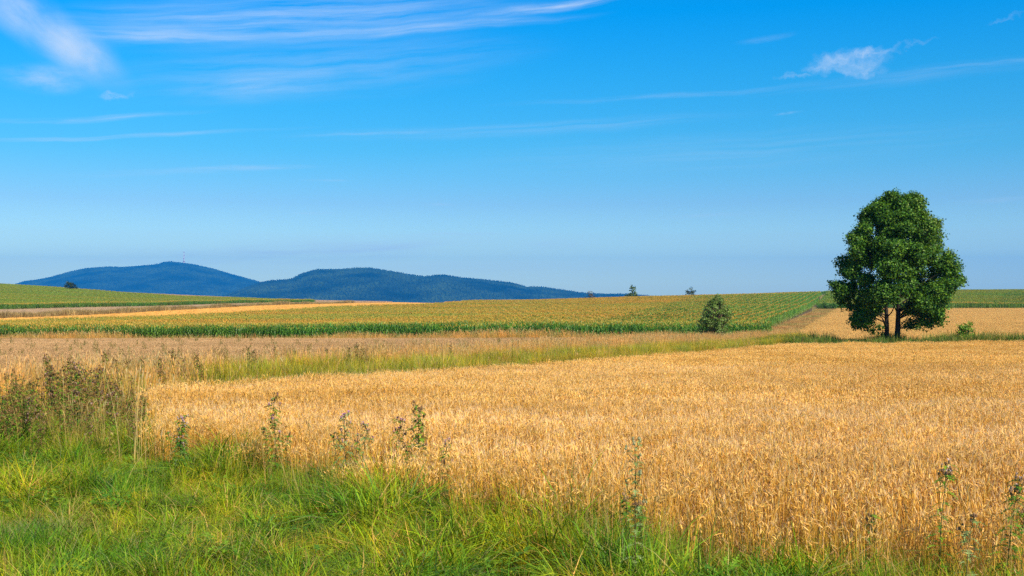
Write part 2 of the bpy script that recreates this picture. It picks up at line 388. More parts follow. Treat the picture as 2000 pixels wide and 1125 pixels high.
def place(X, Y, sink=0.0):
    return np.stack([X, Y, T(X, Y) - sink], -1)
def randrot(n, tilt=.08, X=None, Y=None, lean=0.0, seed=3):
    r = np.zeros((n, 3)); r[:, 2] = rng.uniform(0, 2 * math.pi, n)
    r[:, 0] = rng.normal(0, tilt, n); r[:, 1] = rng.normal(0, tilt, n)
    if lean and X is not None:
        a = (vnoise(X, Y, .55, seed) - .5) * 2; b = (vnoise(X, Y, .55, seed + 1) - .5) * 2
        r[:, 0] += b * lean; r[:, 1] += a * lean
    return r
def randscl(n, lo, hi, X=None, Y=None, k=0.0, s=.2, seed=9):
    z = rng.uniform(lo, hi, n)
    if k: z = z * (1 + (vnoise(X, Y, s, seed) - .5) * 2 * k)
    return np.stack([z, z, z], -1)

# ------------------------------------------------------------------ ripe wheat
STRAW = (.87, .475, .06); EAR = (.94, .57, .125); DRY = (.66, .36, .06)
def wheat_stem(b, x, y, h, w, earw, awn, leaf, ec=EAR, sc=STRAW, segs=3):
    a = rnd(0, 6.283); ln = rnd(.02, .12) * h
    dx, dy = math.cos(a), math.sin(a); sd = (-dy, dx, 0)
    fa = rnd(0, 6.283); face = (math.cos(fa), math.sin(fa), 0)
    pts = [(x + dx * ln * t * t, y + dy * ln * t * t, h * t) for t in np.linspace(0, 1, segs)]
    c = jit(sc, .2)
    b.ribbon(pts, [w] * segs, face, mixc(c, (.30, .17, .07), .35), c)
    # ear: a flattened spindle nodding over
    p = np.array(pts[-1]); L_ = rnd(.065, .10); th = rnd(.1, 1.3) if random.random() < .6 else rnd(0, .5)
    d = np.array([dx * math.sin(th), dy * math.sin(th), math.cos(th)])
    u = np.array(sd); v = np.cross(d, u); e = jit(ec, .22)
    vs = [p]; cs = [mixc(e, DRY, .3)]
    for t, k in ((.3, 1), (.7, .85)):
        q = p + d * L_ * t + np.array([0, 0, -.012 * t])
        for s1, s2 in ((1, 0), (0, 1), (-1, 0), (0, -1)):
            vs.append(q + (u * s1 + v * s2 * .75) * earw * k / 2); cs.append(jit(e, .08))
    vs.append(p + d * L_ + np.array([dx * .01, dy * .01, -.02])); cs.append(e)
    fs = [(0, 1 + k, 1 + (k + 1) % 4) for k in range(4)] + [(1 + k, 5 + k, 5 + (k + 1) % 4, 1 + (k + 1) % 4) for k in range(4)] + [(5 + k, 9, 5 + (k + 1) % 4) for k in range(4)]
    b.add(vs, fs, cs)
    for k in range(awn):
        t = rnd(.3, 1); q = p + d * L_ * t
        dd = d + np.array([rnd(-.35, .35), rnd(-.35, .35), rnd(-.1, .35)]); dd /= np.linalg.norm(dd)
        b.ribbon([q, q + dd * rnd(.05, .09)], [.0022, .0006], face, jit((.85, .60, .30), .1))
    if leaf and random.random() < leaf:
        t = rnd(.3, .85); a2 = rnd(0, 6.283); q = np.array([x + dx * ln * t * t, y + dy * ln * t * t, h * t]); l = rnd(.08, .2)
        o_ = np.array([math.cos(a2), math.sin(a2), 0])
        b.ribbon([q, q + o_ * l * .5 + np.array([0, 0, l * .3]), q + o_ * l + np.array([0, 0, -l * .25])], [w * 2, w * 2.2, w * .4], (-o_[1], o_[0], 0), jit((.60, .36, .13), .25))

def wheat_clump(n, r, w, earw, awn, leaf, h=(.62, .80), **k):
    b = MB()
    for i in range(n):
        a = rnd(0, 6.283); q = r * math.sqrt(random.random())
        wheat_stem(b, q * math.cos(a), q * math.sin(a), rnd(*h) - .05, w, earw, awn, leaf, **k)
    return b
m_wheat = plant_mat('ripe_wheat', trans=.25, rough=.5, spec=.35, vary=.16, patches=((.78, .69, .52), (1.08, 1.12, 1.28)), patch_scale=.34, stretch=(.28, 1, 1), pfrom=.34, pto=.68)
src = source_col('wheat_near', [wheat_clump(14, .15, .0042, .014, 3, .8).mesh('wheat', m_wheat) for _ in range(14)])
srcm = source_col('wheat_mid', [wheat_clump(22, .24, .007, .018, 2, .5).mesh('wheat', m_wheat) for _ in range(12)])
srcf = source_col('wheat_far', [wheat_clump(40, .42, .012, .026, 1, .4).mesh('wheat', m_wheat) for _ in range(10)])
WL, WC = 'ripe golden wheat field filling the right half of the foreground', 'wheat'
def wheat_scl(n, X, Y):
    s = randscl(n, .90, 1.06, X, Y, .10, .7, 21)
    s[:, 2] *= np.clip(.72 + (Y - verge_line(X)) * .20, .72, 1.0)
    return s
def verge_line(x):   # depth of the wheat edge over x
    return np.interp(x, [-9.2, -6.4, -5.2, -2.8, -1.2, 0, 1.17, 2.3, 4.1, 8], [28, 19, 16.6, 14.6, 12.8, 11.5, 10.3, 9.6, 8.6, 7.2])
def pw(x, y):
    d = y - verge_line(x)
    return np.clip(.15 + (d - .9 * (vnoise(x, y, 1.1, 88) - .3)) / .9, 0, 1)
X, Y = grid_points(WHEAT, .20, 0, 22, prob=pw)
X1, Y1 = grid_points(WHEAT, .30, 22, 46)
X2, Y2 = grid_points(WHEAT, .48, 46, 95)
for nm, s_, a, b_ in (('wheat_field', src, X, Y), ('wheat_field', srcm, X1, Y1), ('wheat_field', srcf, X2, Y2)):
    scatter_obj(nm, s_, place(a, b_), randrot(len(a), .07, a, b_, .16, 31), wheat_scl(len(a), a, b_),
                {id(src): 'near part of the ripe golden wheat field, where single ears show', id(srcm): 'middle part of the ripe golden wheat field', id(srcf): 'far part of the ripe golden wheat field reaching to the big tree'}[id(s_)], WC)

# the greyer cereal field on the left and the smooth tan field behind the big tree
m_cer = plant_mat('grey_ripe_cereal', trans=.2, rough=.7, vary=.12, patches=((.88, .86, .84), (1.12, 1.12, 1.15)), patch_scale=.12, stretch=(.3, 1, 1))
CE = dict(ec=(.60, .36, .15), sc=(.52, .30, .11))
sc1 = source_col('cereal_a', [wheat_clump(70, .62, .014, .030, 0, .5, h=(.55, .80), **CE).mesh('cereal', m_cer) for _ in range(8)])
X, Y = grid_points(CEREAL2, .62, 24, 142)
scatter_obj('cereal_field', sc1, place(X, Y), randrot(len(X), .05, X, Y, .1), randscl(len(X), .9, 1.05, X, Y, .05),
            'greyish tan cereal field lying between the dry grass strip and the maize on the left', 'cereal crop')
m_cer2 = plant_mat('tan_barley', trans=.2, rough=.7, vary=.06, patches=((.95, .93, .9), (1.05, 1.05, 1.06)), patch_scale=.05, stretch=(.3, 1, 1))
CE2 = dict(ec=(.80, .48, .14), sc=(.72, .42, .10))
sc2 = source_col('cereal_b', [wheat_clump(90, 1.1, .03, .045, 0, .3, h=(.55, .72), **CE2).mesh('cereal', m_cer2) for _ in range(8)])
X, Y = grid_points(FIELDC, 1.15, 96, 352)
scatter_obj('barley_field', sc2, place(X, Y), randrot(len(X), .03), randscl(len(X), .92, 1.03),
            'smooth tan barley field behind the big tree on the right', 'barley')

# ------------------------------------------------------------------ grasses
def blade(b, x, y, h, w, a, bend, c, c2, segs=4):
    dx, dy = math.cos(a), math.sin(a); pts = []; ws = []
    for i in range(segs + 1):
        t = i / segs; r = bend * h * t ** 1.8
        pts.append((x + dx * r, y + dy * r, h * t * (1 - .38 * bend * t * t))); ws.append(w * (1 - t ** 2 * .9))
    tw = rnd(-.6, .6)
    b.ribbon(pts, ws, (-dy * math.cos(tw) + dx * math.sin(tw), dx * math.cos(tw) + dy * math.sin(tw), 0), c, c2)
def grass_clump(n, r, h, w, cols, bend=(.2, 1.1), dry=.1, head=0, dryc=(.52, .34, .12), segs=4):
    b = MB(); main = rnd(0, 6.283)
    for i in range(n):
        a = rnd(0, 6.283); q = r * random.random() ** .7; x, y = q * math.cos(a), q * math.sin(a)
        c = jit(random.choice(cols), .25)
        if random.random() < dry: c = jit(dryc, .25)
        aa = a + rnd(-.7, .7) if random.random() < .6 else main + rnd(-.6, .6)
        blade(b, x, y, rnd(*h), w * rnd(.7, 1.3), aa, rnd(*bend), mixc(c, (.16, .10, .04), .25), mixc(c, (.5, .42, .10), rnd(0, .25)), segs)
    for i in range(head):
        a = rnd(0, 6.283); q = r * random.random(); x, y = q * math.cos(a), q * math.sin(a); hh = h[1] * rnd(1.0, 1.55)
        ln = rnd(.03, .22) * hh; dx, dy = math.cos(a), math.sin(a); c = jit(dryc, .25)
        pts = [(x + dx * ln * t * t, y + dy * ln * t * t, hh * t) for t in (0, .5, 1)]
        fa = rnd(0, 3.14); fc = (math.cos(fa), math.sin(fa), 0)
        b.ribbon(pts, [w * .6] * 3, fc, c)
        p = np.array(pts[-1]); l = rnd(.06, .13)
        b.ribbon([p, p + np.array([dx * l * .15, dy * l * .15, l * .5]), p + np.array([dx * l * .4, dy * l * .4, l])], [w * .6, w * 2.0, w * .5], fc, jit((.58, .38, .14), .25))
    return b

G1 = (.13, .29, .005); G2 = (.23, .37, .005); G3 = (.44, .43, .007); G4 = (.06, .16, .012)
m_grass = plant_mat('verge_grass', trans=.33, rough=.55, spec=.15, vary=.34, patches=((.52, .80, .8), (1.35, 1.12, .7)), patch_scale=.9, tcol=(1.35, 1.2, .4), pfrom=.38, pto=.62)
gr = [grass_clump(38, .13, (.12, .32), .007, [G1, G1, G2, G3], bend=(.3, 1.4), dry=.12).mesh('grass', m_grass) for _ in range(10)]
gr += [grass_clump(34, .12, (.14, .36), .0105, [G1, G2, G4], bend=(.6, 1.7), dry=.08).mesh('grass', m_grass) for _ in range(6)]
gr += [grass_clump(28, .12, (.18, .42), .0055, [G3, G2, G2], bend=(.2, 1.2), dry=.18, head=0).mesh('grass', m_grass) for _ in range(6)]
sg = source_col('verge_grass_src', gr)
bare = [(at(155, 14.0), .42, .40), (at(290, 12.8), .35, .2), (at(640, 9.4), .3, .2)]
def pr(X, Y):
    p = np.ones(len(X)) * .97
    for (c, rx, ry) in bare:
        d = ((X - c[0]) / rx) ** 2 + ((Y - c[1]) / ry) ** 2; p = np.where(d < 1, .12, p)
    p = np.where(vnoise(X, Y, 1.3, 77) < .28, p * .25, p)
    d = Y - verge_line(X); p = p * np.clip(1.0 - (d - 1.6 * vnoise(X, Y, 1.4, 90)) / .8, 0, 1)
    return p
VERGE2 = [(-6.4, 21.5), (-5.2, 18.6), (-2.8, 16.6), (-1.2, 14.8), (0, 13.5), (1.17, 12.3), (2.3, 11.6), (4.1, 10.6), (8, 9.2), (16, 6), (16, -6), (-20, -6), (-20, 22), (-14, 20), (-7.6, 22)]
X, Y = grid_points(VERGE2, .105, 5.5, 30, prob=pr)
# grass thins out towards the wheat on the right
sc = randscl(len(X), .65, 1.3, X, Y, .45, 1.2, 5)
sc *= (1 + np.where(X < -4.6, .15, .50) * np.exp(-((Y - verge_line(X)) / 1.3) ** 2) * np.clip(1.4 - (X + 1) / 4, .3, 1))[:, None]
sc *= (1 + .20 * np.clip((Y - 15) / 2, 0, 1) * (X < -5.5))[:, None]
sc *= np.where(X > 1.5, .9, 1)[:, None]
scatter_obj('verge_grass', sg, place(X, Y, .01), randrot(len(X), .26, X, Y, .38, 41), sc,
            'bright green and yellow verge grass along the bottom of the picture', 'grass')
dt = source_col('dead_tuft_src', [grass_clump(30, .12, (.10, .30), .005, [(.40, .24, .08), (.30, .17, .06), (.50, .34, .08)], bend=(.5, 1.6), dry=.6).mesh('grass', m_grass) for _ in range(6)])
X, Y = grid_points(VERGE2, .16, 5.5, 26, prob=lambda x, y: np.clip((vnoise(x, y, 1.0, 61) - .60) * 3.0, .07, .9) * (y < verge_line(x) + .4))
scatter_obj('dead_grass', dt, place(X, Y), randrot(len(X), .3), randscl(len(X), .7, 1.3), 'brown dead tufts between the green verge grass', 'grass')
# tall thin grasses mingling with the wheat edge
m_tall = plant_mat('tall_grass', trans=.35, rough=.5, vary=.2, patches=((.8, .95, 1), (1.3, 1.05, .9)), patch_scale=.8, tcol=(1.3, 1.15, .5), spec=.15)
tl = source_col('tall_grass_src', [grass_clump(18, .12, (.35, .75), .0045, [G1, G2, G3], bend=(.05, .6), dry=.15, head=1).mesh('grass', m_tall) for _ in range(10)])
EDGE = [(-7.5, 24), (-6.0, 18.8), (-2.8, 15.8), (-1.2, 14.2), (0, 12.9), (1.17, 11.5), (2.3, 10.9), (4.1, 9.9), (8, 8.3), (8, 6.2), (4.1, 7.7), (2.3, 8.8), (1.17, 9.5), (0, 10.9), (-1.2, 12.1), (-2.8, 13.8), (-5.9, 16.4), (-8, 18), (-9.5, 22)]
X, Y = grid_points(EDGE, .16, 5.5, 24, prob=lambda x, y: np.clip(vnoise(x, y, .9, 13) * 2.4 - .6, 0.06, 1))
scatter_obj('edge_grass', tl, place(X, Y, .02), randrot(len(X), .12, X, Y, .3), randscl(len(X), .6, 1.15),
            'tall thin green grasses standing where the verge meets the wheat', 'grass')

# the strip between the wheat and the cereal field: yellow-green below, dry seed heads behind
Y1_ = (.42, .42, .008); Y2_ = (.60, .46, .012); Y3_ = (.22, .31, .008)
m_strip = plant_mat('strip_grass', trans=.33, rough=.6, vary=.25, patches=((.68, .84, .9), (1.32, 1.03, .9)), patch_scale=.5, tcol=(1.2, 1.1, .6))
ms = source_col('strip_grass_src', [grass_clump(56, .30, (.62, 1.0), .013, [Y1_, Y2_, Y3_], bend=(.1, .7), dry=.2, segs=3).mesh('grass', m_strip) for _ in range(8)])
md_ = source_col('dry_grass_src', [grass_clump(40, .32, (.45, .80), .011, [(.64, .38, .06), (.56, .38, .05), (.42, .36, .04)], bend=(.05, .5), dry=.5, head=14, segs=3, dryc=(.66, .38, .08)).mesh('grass', m_strip) for _ in range(8)])
def edge_dist(X, Y):  # metres beyond the wheat edge line
    nx, ny = -61.8, 30.7; n = math.hypot(nx, ny); nx, ny = nx / n, ny / n
    return (X + 9.2) * nx + (Y - 28.2) * ny
X, Y = grid_points(MARGIN, .30, 18, 152, prob=lambda x, y: np.clip(1.0 - (edge_dist(x, y) - 4.2 - 4.0 * vnoise(x, y, .22, 4)) / 1.5, 0.0, 1) * (edge_dist(x, y) > -.4) * np.clip((1000 + F * x / y - 360) / 90, .04, 1))
scatter_obj('strip_grass', ms, place(X, Y, .02), randrot(len(X), .1, X, Y, .2), randscl(len(X), .80, 1.35, X, Y, .35, .7),
            'low yellow-green grass strip running along the far edge of the wheat', 'grass')
X, Y = grid_points(MARGIN, .42, 18, 152, prob=lambda x, y: np.where(1000 + F * x / y < 400, .8, np.clip((edge_dist(x, y) - 4.4 - 3.8 * vnoise(x, y, .22, 4)) / 2, 0.05, .95)) * (edge_dist(x, y) > .2))
scatter_obj('dry_grass', md_, place(X, Y, .02), randrot(len(X), .06, X, Y, .15), randscl(len(X), .75, 1.1, X, Y, .25, .4),
            'tall dry straw-coloured grass behind the yellow-green strip', 'grass')
# fringe in front of the maize
FR = [(-100, 142), (16, 142), (31, 149), (38, 156), (36, 157), (31, 151), (-100, 149.5)]
X, Y = grid_points(FR, .7, 141, 158)
scatter_obj('fringe_grass', md_, place(X, Y, .02), randrot(len(X), .05), randscl(len(X), .65, 1.2, X, Y, .5, .15) * np.array([1.8, 1.8, 1]),
            'brown dry grass fringe along the foot of the maize', 'grass')
# grassy track between the maize and the tan field, orange-brown
TRK = [(30, 149), (40, 152), (101, 348), (95, 350), (60, 240)]
X, Y = grid_points(TRK, .9, 148, 352)
mt = plant_mat('track_grass', trans=.3, vary=.2, patches=((1.1, .85, .8), (.85, 1, .8)), patch_scale=.05)
tk = source_col('track_grass_src', [grass_clump(60, .6, (.2, .6), .03, [(.58, .34, .11), (.48, .32, .10), (.40, .32, .09)], bend=(.1, .5), dry=.5, segs=2, dryc=(.62, .36, .14)).mesh('grass', mt) for _ in range(6)])
scatter_obj('track_grass', tk, place(X, Y), randrot(len(X), .05), randscl(len(X), .8, 1.4),
            'rusty dry grass on the track beside the maize', 'grass')
# green strip the big tree stands in
STR = [(22, 90.4), (75, 91.4), (80, 96.8), (27, 96.8), (24, 95)]
m_gs = plant_mat('tree_strip_grass', trans=.3, vary=.25, patches=((.8, 1, .9), (1.25, 1.05, .9)), patch_scale=.25)
gs = source_col('tree_strip_src', [grass_clump(50, .35, (.5, .95), .022, [(.10, .20, .015), (.07, .15, .015), (.16, .24, .02)], bend=(.05, .5), dry=.08, head=0, segs=3).mesh('grass', m_gs) for _ in range(8)])
def pstr(x, y): return np.clip(1.1 - (x - 38) / 6, .55, 1)
X, Y = grid_points(STR, .5, 90, 97, prob=pstr)
scs = randscl(len(X), .95, 1.6, X, Y, .40, .35, 6) * np.array([1.2, 1.2, 1])
scatter_obj('bank_grass', gs, place(X, Y), randrot(len(X), .06), scs,
            'dark green weedy grass in the strip under the big tree', 'grass')
X, Y = grid_points(STR, .6, 90, 97, prob=lambda x, y: np.where(x > 36, .30, .05))
scatter_obj('bank_dry_grass', md_, place(X, Y), randrot(len(X), .06), randscl(len(X), .65, 1.05, X, Y, .3, .4),
            'dry grass mixed into the strip right of the big tree', 'grass')
# weedy line between the pale strip and the stubble on the left slope
WLN = [at(-300, 238), at(0, 262), at(300, 352), at(450, 425), at(690, 640), at(690, 655), at(450, 435), at(300, 360), at(0, 270), at(-300, 246)]
X, Y = grid_points(WLN, 1.2, 200, 700)
m_wl = plant_mat('field_edge_weeds', trans=.3, vary=.25)
wl = source_col('weed_line_src', [grass_clump(70, .9, (.6, 1.15), .06, [(.30, .18, .05), (.22, .14, .04), (.42, .26, .08)], bend=(.05, .5), dry=.4, segs=2).mesh('grass', m_wl) for _ in range(6)])
scatter_obj('weed_line', wl, place(X, Y), randrot(len(X), .05), randscl(len(X), .9, 1.7, X, Y, .4, .05),
            'dark brown line of weeds along the edge of the golden stubble', 'weeds')
# pale cereal strips beyond, on the left slope and its crest
PALE = [at(-300, 250), at(0, 276), at(300, 366), at(450, 437), at(680, 655), at(640, 680), at(612, 625), at(300, 428), at(0, 343), at(-300, 333)]
X, Y = grid_points(PALE, 1.6, 200, 700)
m_pl = plant_mat('pale_cereal', trans=.2, vary=.08)
plc = source_col('pale_src', [wheat_clump(90, 1.6, .06, .09, 0, .2, h=(.5, .7), ec=(.58, .38, .21), sc=(.50, .32, .17)).mesh('cereal', m_pl) for _ in range(5)])
scatter_obj('pale_cereal_strip', plc, place(X, Y), randrot(len(X), .03), randscl(len(X), .9, 1.1),
            'pale cereal strip between the weed line and the maize on the left slope', 'cereal crop')
CRST = [at(70, 772), at(150, 732), at(300, 692), at(560, 667), at(700, 660), at(760, 700), at(740, 840), at(-100, 880), at(-300, 860), at(-300, 802)]
X, Y = grid_points(CRST, 2.6, 600, 880)
scatter_obj('crest_cereal', plc, place(X, Y), randrot(len(X), .03), randscl(len(X), 1.3, 1.6) * np.array([1.3, 1.3, .8]),
            'thin pale cereal band on the crest of the left slope, below the hills', 'cereal crop')
# short stubble rows
m_st = plant_mat('stubble_straw', trans=.1, vary=.15, patches=((.85, .78, .7), (1.15, 1.15, 1.2)), patch_scale=.5, stretch=(1, 1, 1))
def stub():
    b = MB()
    for i in range(90):
        a = rnd(-1.5, 1.5); c = jit((.74, .41, .09), .2)
        y0 = random.choice((-.35, 0, .35)) + rnd(-.04, .04); f = rnd(0, 3.1)
        b.ribbon([(a, y0, 0), (a + rnd(-.1, .1), y0, rnd(.12, .24))], [.06, .05], (math.cos(f), math.sin(f), 0), c)
    return b
stb = source_col('stubble_src', [stub().mesh('stubble', m_st) for _ in range(5)])
X, Y = grid_points(STUBBLE, 2.0, 190, 860)
rr = randrot(len(X), .0); rr[:, 2] = R(58) + rng.normal(0, .03, len(X))
scatter_obj('stubble_straw', stb, place(X, Y), rr, randscl(len(X), .9, 1.2), 'golden mown stubble rows between the maize fields', 'stubble')

# ------------------------------------------------------------------ maize
CG1 = (.10, .25, .010); CG2 = (.17, .32, .012); CG3 = (.05, .16, .012); TAS = (.66, .40, .055)
def maize(b, x, y, h, fat=1.0, nl=10, tassel=1.0, low=True, tas=None):
    a0 = rnd(0, 3.14)
    b.ribbon([(x, y, 0), (x, y, h * .6), (x + rnd(-.04, .04), y + rnd(-.04, .04), h * .92)], [.03 * fat, .03 * fat, .012 * fat], (math.cos(a0), math.sin(a0), 0), (.16, .22, .05))
    for i in range(nl):
        t = (i + rnd(0, .6)) / nl
        if not low and t < .3: continue
        z = h * (.12 + .78 * t); a = a0 + (i % 2) * math.pi + rnd(-.5, .5); l = rnd(.55, .8) * (1 - .35 * t); dx, dy = math.cos(a), math.sin(a)
        c = jit(random.choice((CG1, CG2, CG3)), .2)
        if t < .25 and random.random() < .5: c = jit((.38, .28, .09), .2)
        up = rnd(.35, .6)
        pts = [(x, y, z), (x + dx * l * .35, y + dy * l * .35, z + l * up), (x + dx * l * .75, y + dy * l * .75, z + l * up * .8), (x + dx * l, y + dy * l, z - l * rnd(-.1, .35))]
        b.ribbon(pts, [.05 * fat, .085 * fat, .07 * fat, .008], (-dy, dx, 0), c, mixc(c, (.28, .34, .06), .3))
    if random.random() < tassel:
        z = h * .92
        for k in range(5):
            a = rnd(0, 6.28); s = rnd(.04, .13); c = jit(tas or TAS, .2)
            b.ribbon([(x, y, z - .05), (x + math.cos(a) * s, y + math.sin(a) * s, z + rnd(.14, .28))], [.02 * fat, .035 * fat], (-math.sin(a), math.cos(a), 0), c)
def maize_row(n, L_, h, fat, nl, tassel=1.0, low=True, tas=None):
    b = MB()
    for i in range(n):
        maize(b, (i + .5) / n * L_ - L_ / 2 + rnd(-.06, .06), rnd(-.06, .06), h * rnd(.88, 1.08), fat, nl, tassel, low, tas)
    return b
m_corn = plant_mat('maize_leaves', trans=.3, rough=.45, spec=.35, vary=.14, patches=((.80, 1.02, 1.0), (1.18, .98, .95)), patch_scale=.035, stretch=(.35, 1, 1), tcol=(1.2, 1.15, .5))
cf = source_col('maize_front', [maize_row(12, 2.4, 2.25, 1.1, 11, .75).mesh('maize', m_corn) for _ in range(8)])
ci_ = source_col('maize_inner', [maize_row(9, 2.4, 2.2, 1.5, 7, 1.0, False).mesh('maize', m_corn) for _ in range(8)])
cfar = source_col('maize_far', [maize_row(9, 3.2, 2.2, 2.2, 6, 1.0, False).mesh('maize', m_corn) for _ in range(6)])

cgr = source_col('maize_green', [maize_row(9, 3.2, 2.2, 2.2, 7, .9, False, (.36, .34, .035)).mesh('maize', m_corn) for _ in range(6)])

def rows(poly, ang, gap, seg, dmin, dmax, pxm=200, wander=0.0):
    """row segments along direction ang (from +X), rows gap apart, clipped to the polygon"""
    ca, sa = math.cos(ang), math.sin(ang)
    P = np.array(poly); U = P[:, 0] * ca + P[:, 1] * sa; V = -P[:, 0] * sa + P[:, 1] * ca
    u = np.arange(U.min(), U.max(), seg); v = np.arange(V.min(), V.max(), gap)
    UU, VV = np.meshgrid(u, v); UU = UU.ravel() + rng.uniform(-.2, .2, UU.size); VV = VV.ravel()
    if wander: VV = VV + wander * np.sin(UU * .02 + 1.3)
    X = UU * ca - VV * sa; Y = UU * sa + VV * ca
    k = inpoly(X, Y, poly) & (Y > dmin) & (Y < dmax) & (np.abs(X) < (1000 + pxm) / F * Y + 5)
    return X[k], Y[k]
def corn(name, srcc, X, Y, ang, lo, hi, label, zs=1.0):
    r = np.zeros((len(X), 3)); r[:, 2] = ang + rng.choice([0, math.pi], len(X))
    s = rng.uniform(lo, hi, len(X)) * (1 + (vnoise(X, Y, .05, 8) - .5) * .16)
    return scatter_obj(name, srcc, place(X, Y), r, np.stack([np.ones(len(X)), np.ones(len(X)), s * zs], -1), label, 'maize')
# headland rows of the middle maize field run across, the rest parallel to the track
HEAD = [(-110, 150), (33, 151), (37, 163), (-110, 158)]
X, Y = rows(HEAD, R(.4), .8, 2.3, 148, 165)
corn('maize_edge', cf, X, Y, R(.4), .92, 1.18, 'dark green front rows of the middle maize field, facing the viewer')
ra = math.atan2(199, 61)
INN = [(-130, 158.8), (37.5, 163.8), (94, 350), (165, 600), (185, 700), (-16, 700), (-23, 500), (-29, 430), (-48, 350), (-56, 310), (-78, 245), (-96, 200), (-130, 190)]
RM = [(8, 162.6), (37.5, 163.8), (94, 350), (165, 600), (185, 700), (130, 700), (48, 350)]     # rows along the track show as rows
X, Y = rows(RM, ra, 2.5, 2.4, 150, 620)
corn('maize_rows', cf, X, Y, ra, .9, 1.02, 'maize rows beside the track, lined up the slope')
LM = [(-130, 158.8), (8, 162.6), (48, 350), (130, 700), (-16, 700), (-23, 500), (-29, 430), (-48, 350), (-56, 310), (-78, 245), (-96, 200), (-130, 190)]
X, Y = rows(LM, R(2), 1.1, 2.4, 150, 330); X_, Y_ = rows(LM, R(2), 1.9, 3.1, 330, 640)
corn('maize_field', ci_, X, Y, R(2), .93, 1.03, 'tasselled tan top of the middle maize field, nearer part')
corn('maize_field', cfar, X_, Y_, R(2), .93, 1.03, 'tasselled top of the middle maize field, far part on the skyline')
X, Y = rows(CORNR, R(1), 1.7, 3.0, 349, 362); corn('maize_edge', cf, X, Y, R(1), .95, 1.05, 'green front of the maize field behind the big tree')
CR2 = [(at(1935, 362)), (at(2300, 362)), (at(2300, 700)), (at(1985, 700))]
X, Y = rows(CORNR, R(6), 1.9, 3.0, 362, 680); k = ~inpoly(X, Y, CR2)
corn('maize_field', cgr, X[k], Y[k], R(6), .93, 1.03, 'maize field on the rise behind the big tree')
X, Y = rows(CR2, R(118), 4.2, 3.0, 362, 690)
corn('maize_rows', cgr, X, Y, R(118), .95, 1.05, 'maize rows running up the slope at the right edge')
X, Y = rows(CORNL, R(20), 1.9, 3.0, 330, 800)
corn('maize_field', cgr, X, Y, R(20), .93, 1.03, 'green maize field on the left slope under the hills')
LF = [at(-300, 333), at(0, 343), at(300, 428), at(612, 622), at(612, 634), at(300, 437), at(0, 351), at(-300, 341)]
X, Y = grid_points(LF, 1.6, 300, 700)
corn('maize_edge', cf, X, Y, R(30), .95, 1.1, 'dark green front of the maize on the left slope')

# ------------------------------------------------------------------ woody plants
m_bark = soil_mat('bark', (.020, .015, .011), (.055, .042, .03), 9.0, bump=.6, stretch=(1, 1, .25))
def leaf_mesh(name, P, Nn, size, cols, mat):
    """many small folded leaves: P centres, Nn facing"""
    n = len(P); P = np.asarray(P); Nn = Nn / (np.linalg.norm(Nn, axis=1, keepdims=True) + 1e-9)
    ref = rng.normal(size=(n, 3)); u = np.cross(Nn, ref); u /= (np.linalg.norm(u, axis=1, keepdims=True) + 1e-9); v = np.cross(Nn, u)
    s = (size * rng.uniform(.6, 1.35, n))[:, None]
    a = P - u * s * .55; b = P + v * s * .42 + Nn * s * .12; c = P + u * s * .6; d = P - v * s * .42 + Nn * s * .12
    V = np.stack([a, b, c, d], 1).reshape(-1, 3)
    me = bpy.data.meshes.new(name)
    me.vertices.add(4 * n); me.vertices.foreach_set('co', V.astype(np.float32).ravel())
    base = (np.arange(n) * 4)[:, None]; tri = np.concatenate([base + np.array([0, 1, 2]), base + np.array([0, 2, 3])], 1).ravel().astype(np.int32)
    me.loops.add(6 * n); me.loops.foreach_set('vertex_index', tri)
    me.polygons.add(2 * n); me.polygons.foreach_set('loop_start', np.arange(0, 6 * n, 3, dtype=np.int32)); me.polygons.foreach_set('loop_total', np.full(2 * n, 3, np.int32))
    me.update(calc_edges=True)
    ca = me.color_attributes.new('Col', 'FLOAT_COLOR', 'POINT')
    A = np.ones((4 * n, 4), np.float32); A[:, :3] = np.repeat(cols, 4, 0); ca.data.foreach_set('color', A.ravel())
    me.materials.append(mat); return me

def lobed_crown(lobes, per_m2, size, palette, mat, name, shell=.55, col_fn=None, clump=.16, spray=14):
    Ps, Ns, Cs = [], [], []
    pal = np.array(palette)
    for (c, r) in lobes:
        n = int(per_m2 * 4 * math.pi * r * r)
        # leaves sit in sprays around twig ends
        ns = max(6, n // spray)
        d = rng.normal(size=(ns, 3)); d[:, 2] += .25; d /= np.linalg.norm(d, axis=1, keepdims=True)
        rad = r * (shell + (1.06 - shell) * rng.random(ns) ** .6) * np.where(rng.random(ns) < .12, rng.uniform(1.05, 1.35, ns), 1)
        bump = 1 + .18 * np.sin(d[:, 0] * 5 + c[0] * 3) * np.cos(d[:, 1] * 5 + c[1])
        sp = np.array(c) + d * (rad * bump)[:, None]
        k = rng.integers(0, ns, n)
        p = sp[k] + rng.normal(0, clump, (n, 3)) * np.array([1, 1, .75])
        nn = d[k] * .75 + np.array([0, 0, .45]) + rng.normal(0, .55, (n, 3))
        cc = pal[rng.integers(0, len(pal), n)] * (1 + rng.normal(0, .13, (n, 1)))
        cc *= (1 + rng.normal(0, .20, ns))[k][:, None]
        if col_fn is not None: cc = col_fn(p, cc)
        Ps.append(p); Ns.append(nn); Cs.append(np.clip(cc, .005, 1))
    return leaf_mesh(name, np.concatenate(Ps), np.concatenate(Ns), size, np.concatenate(Cs), mat)

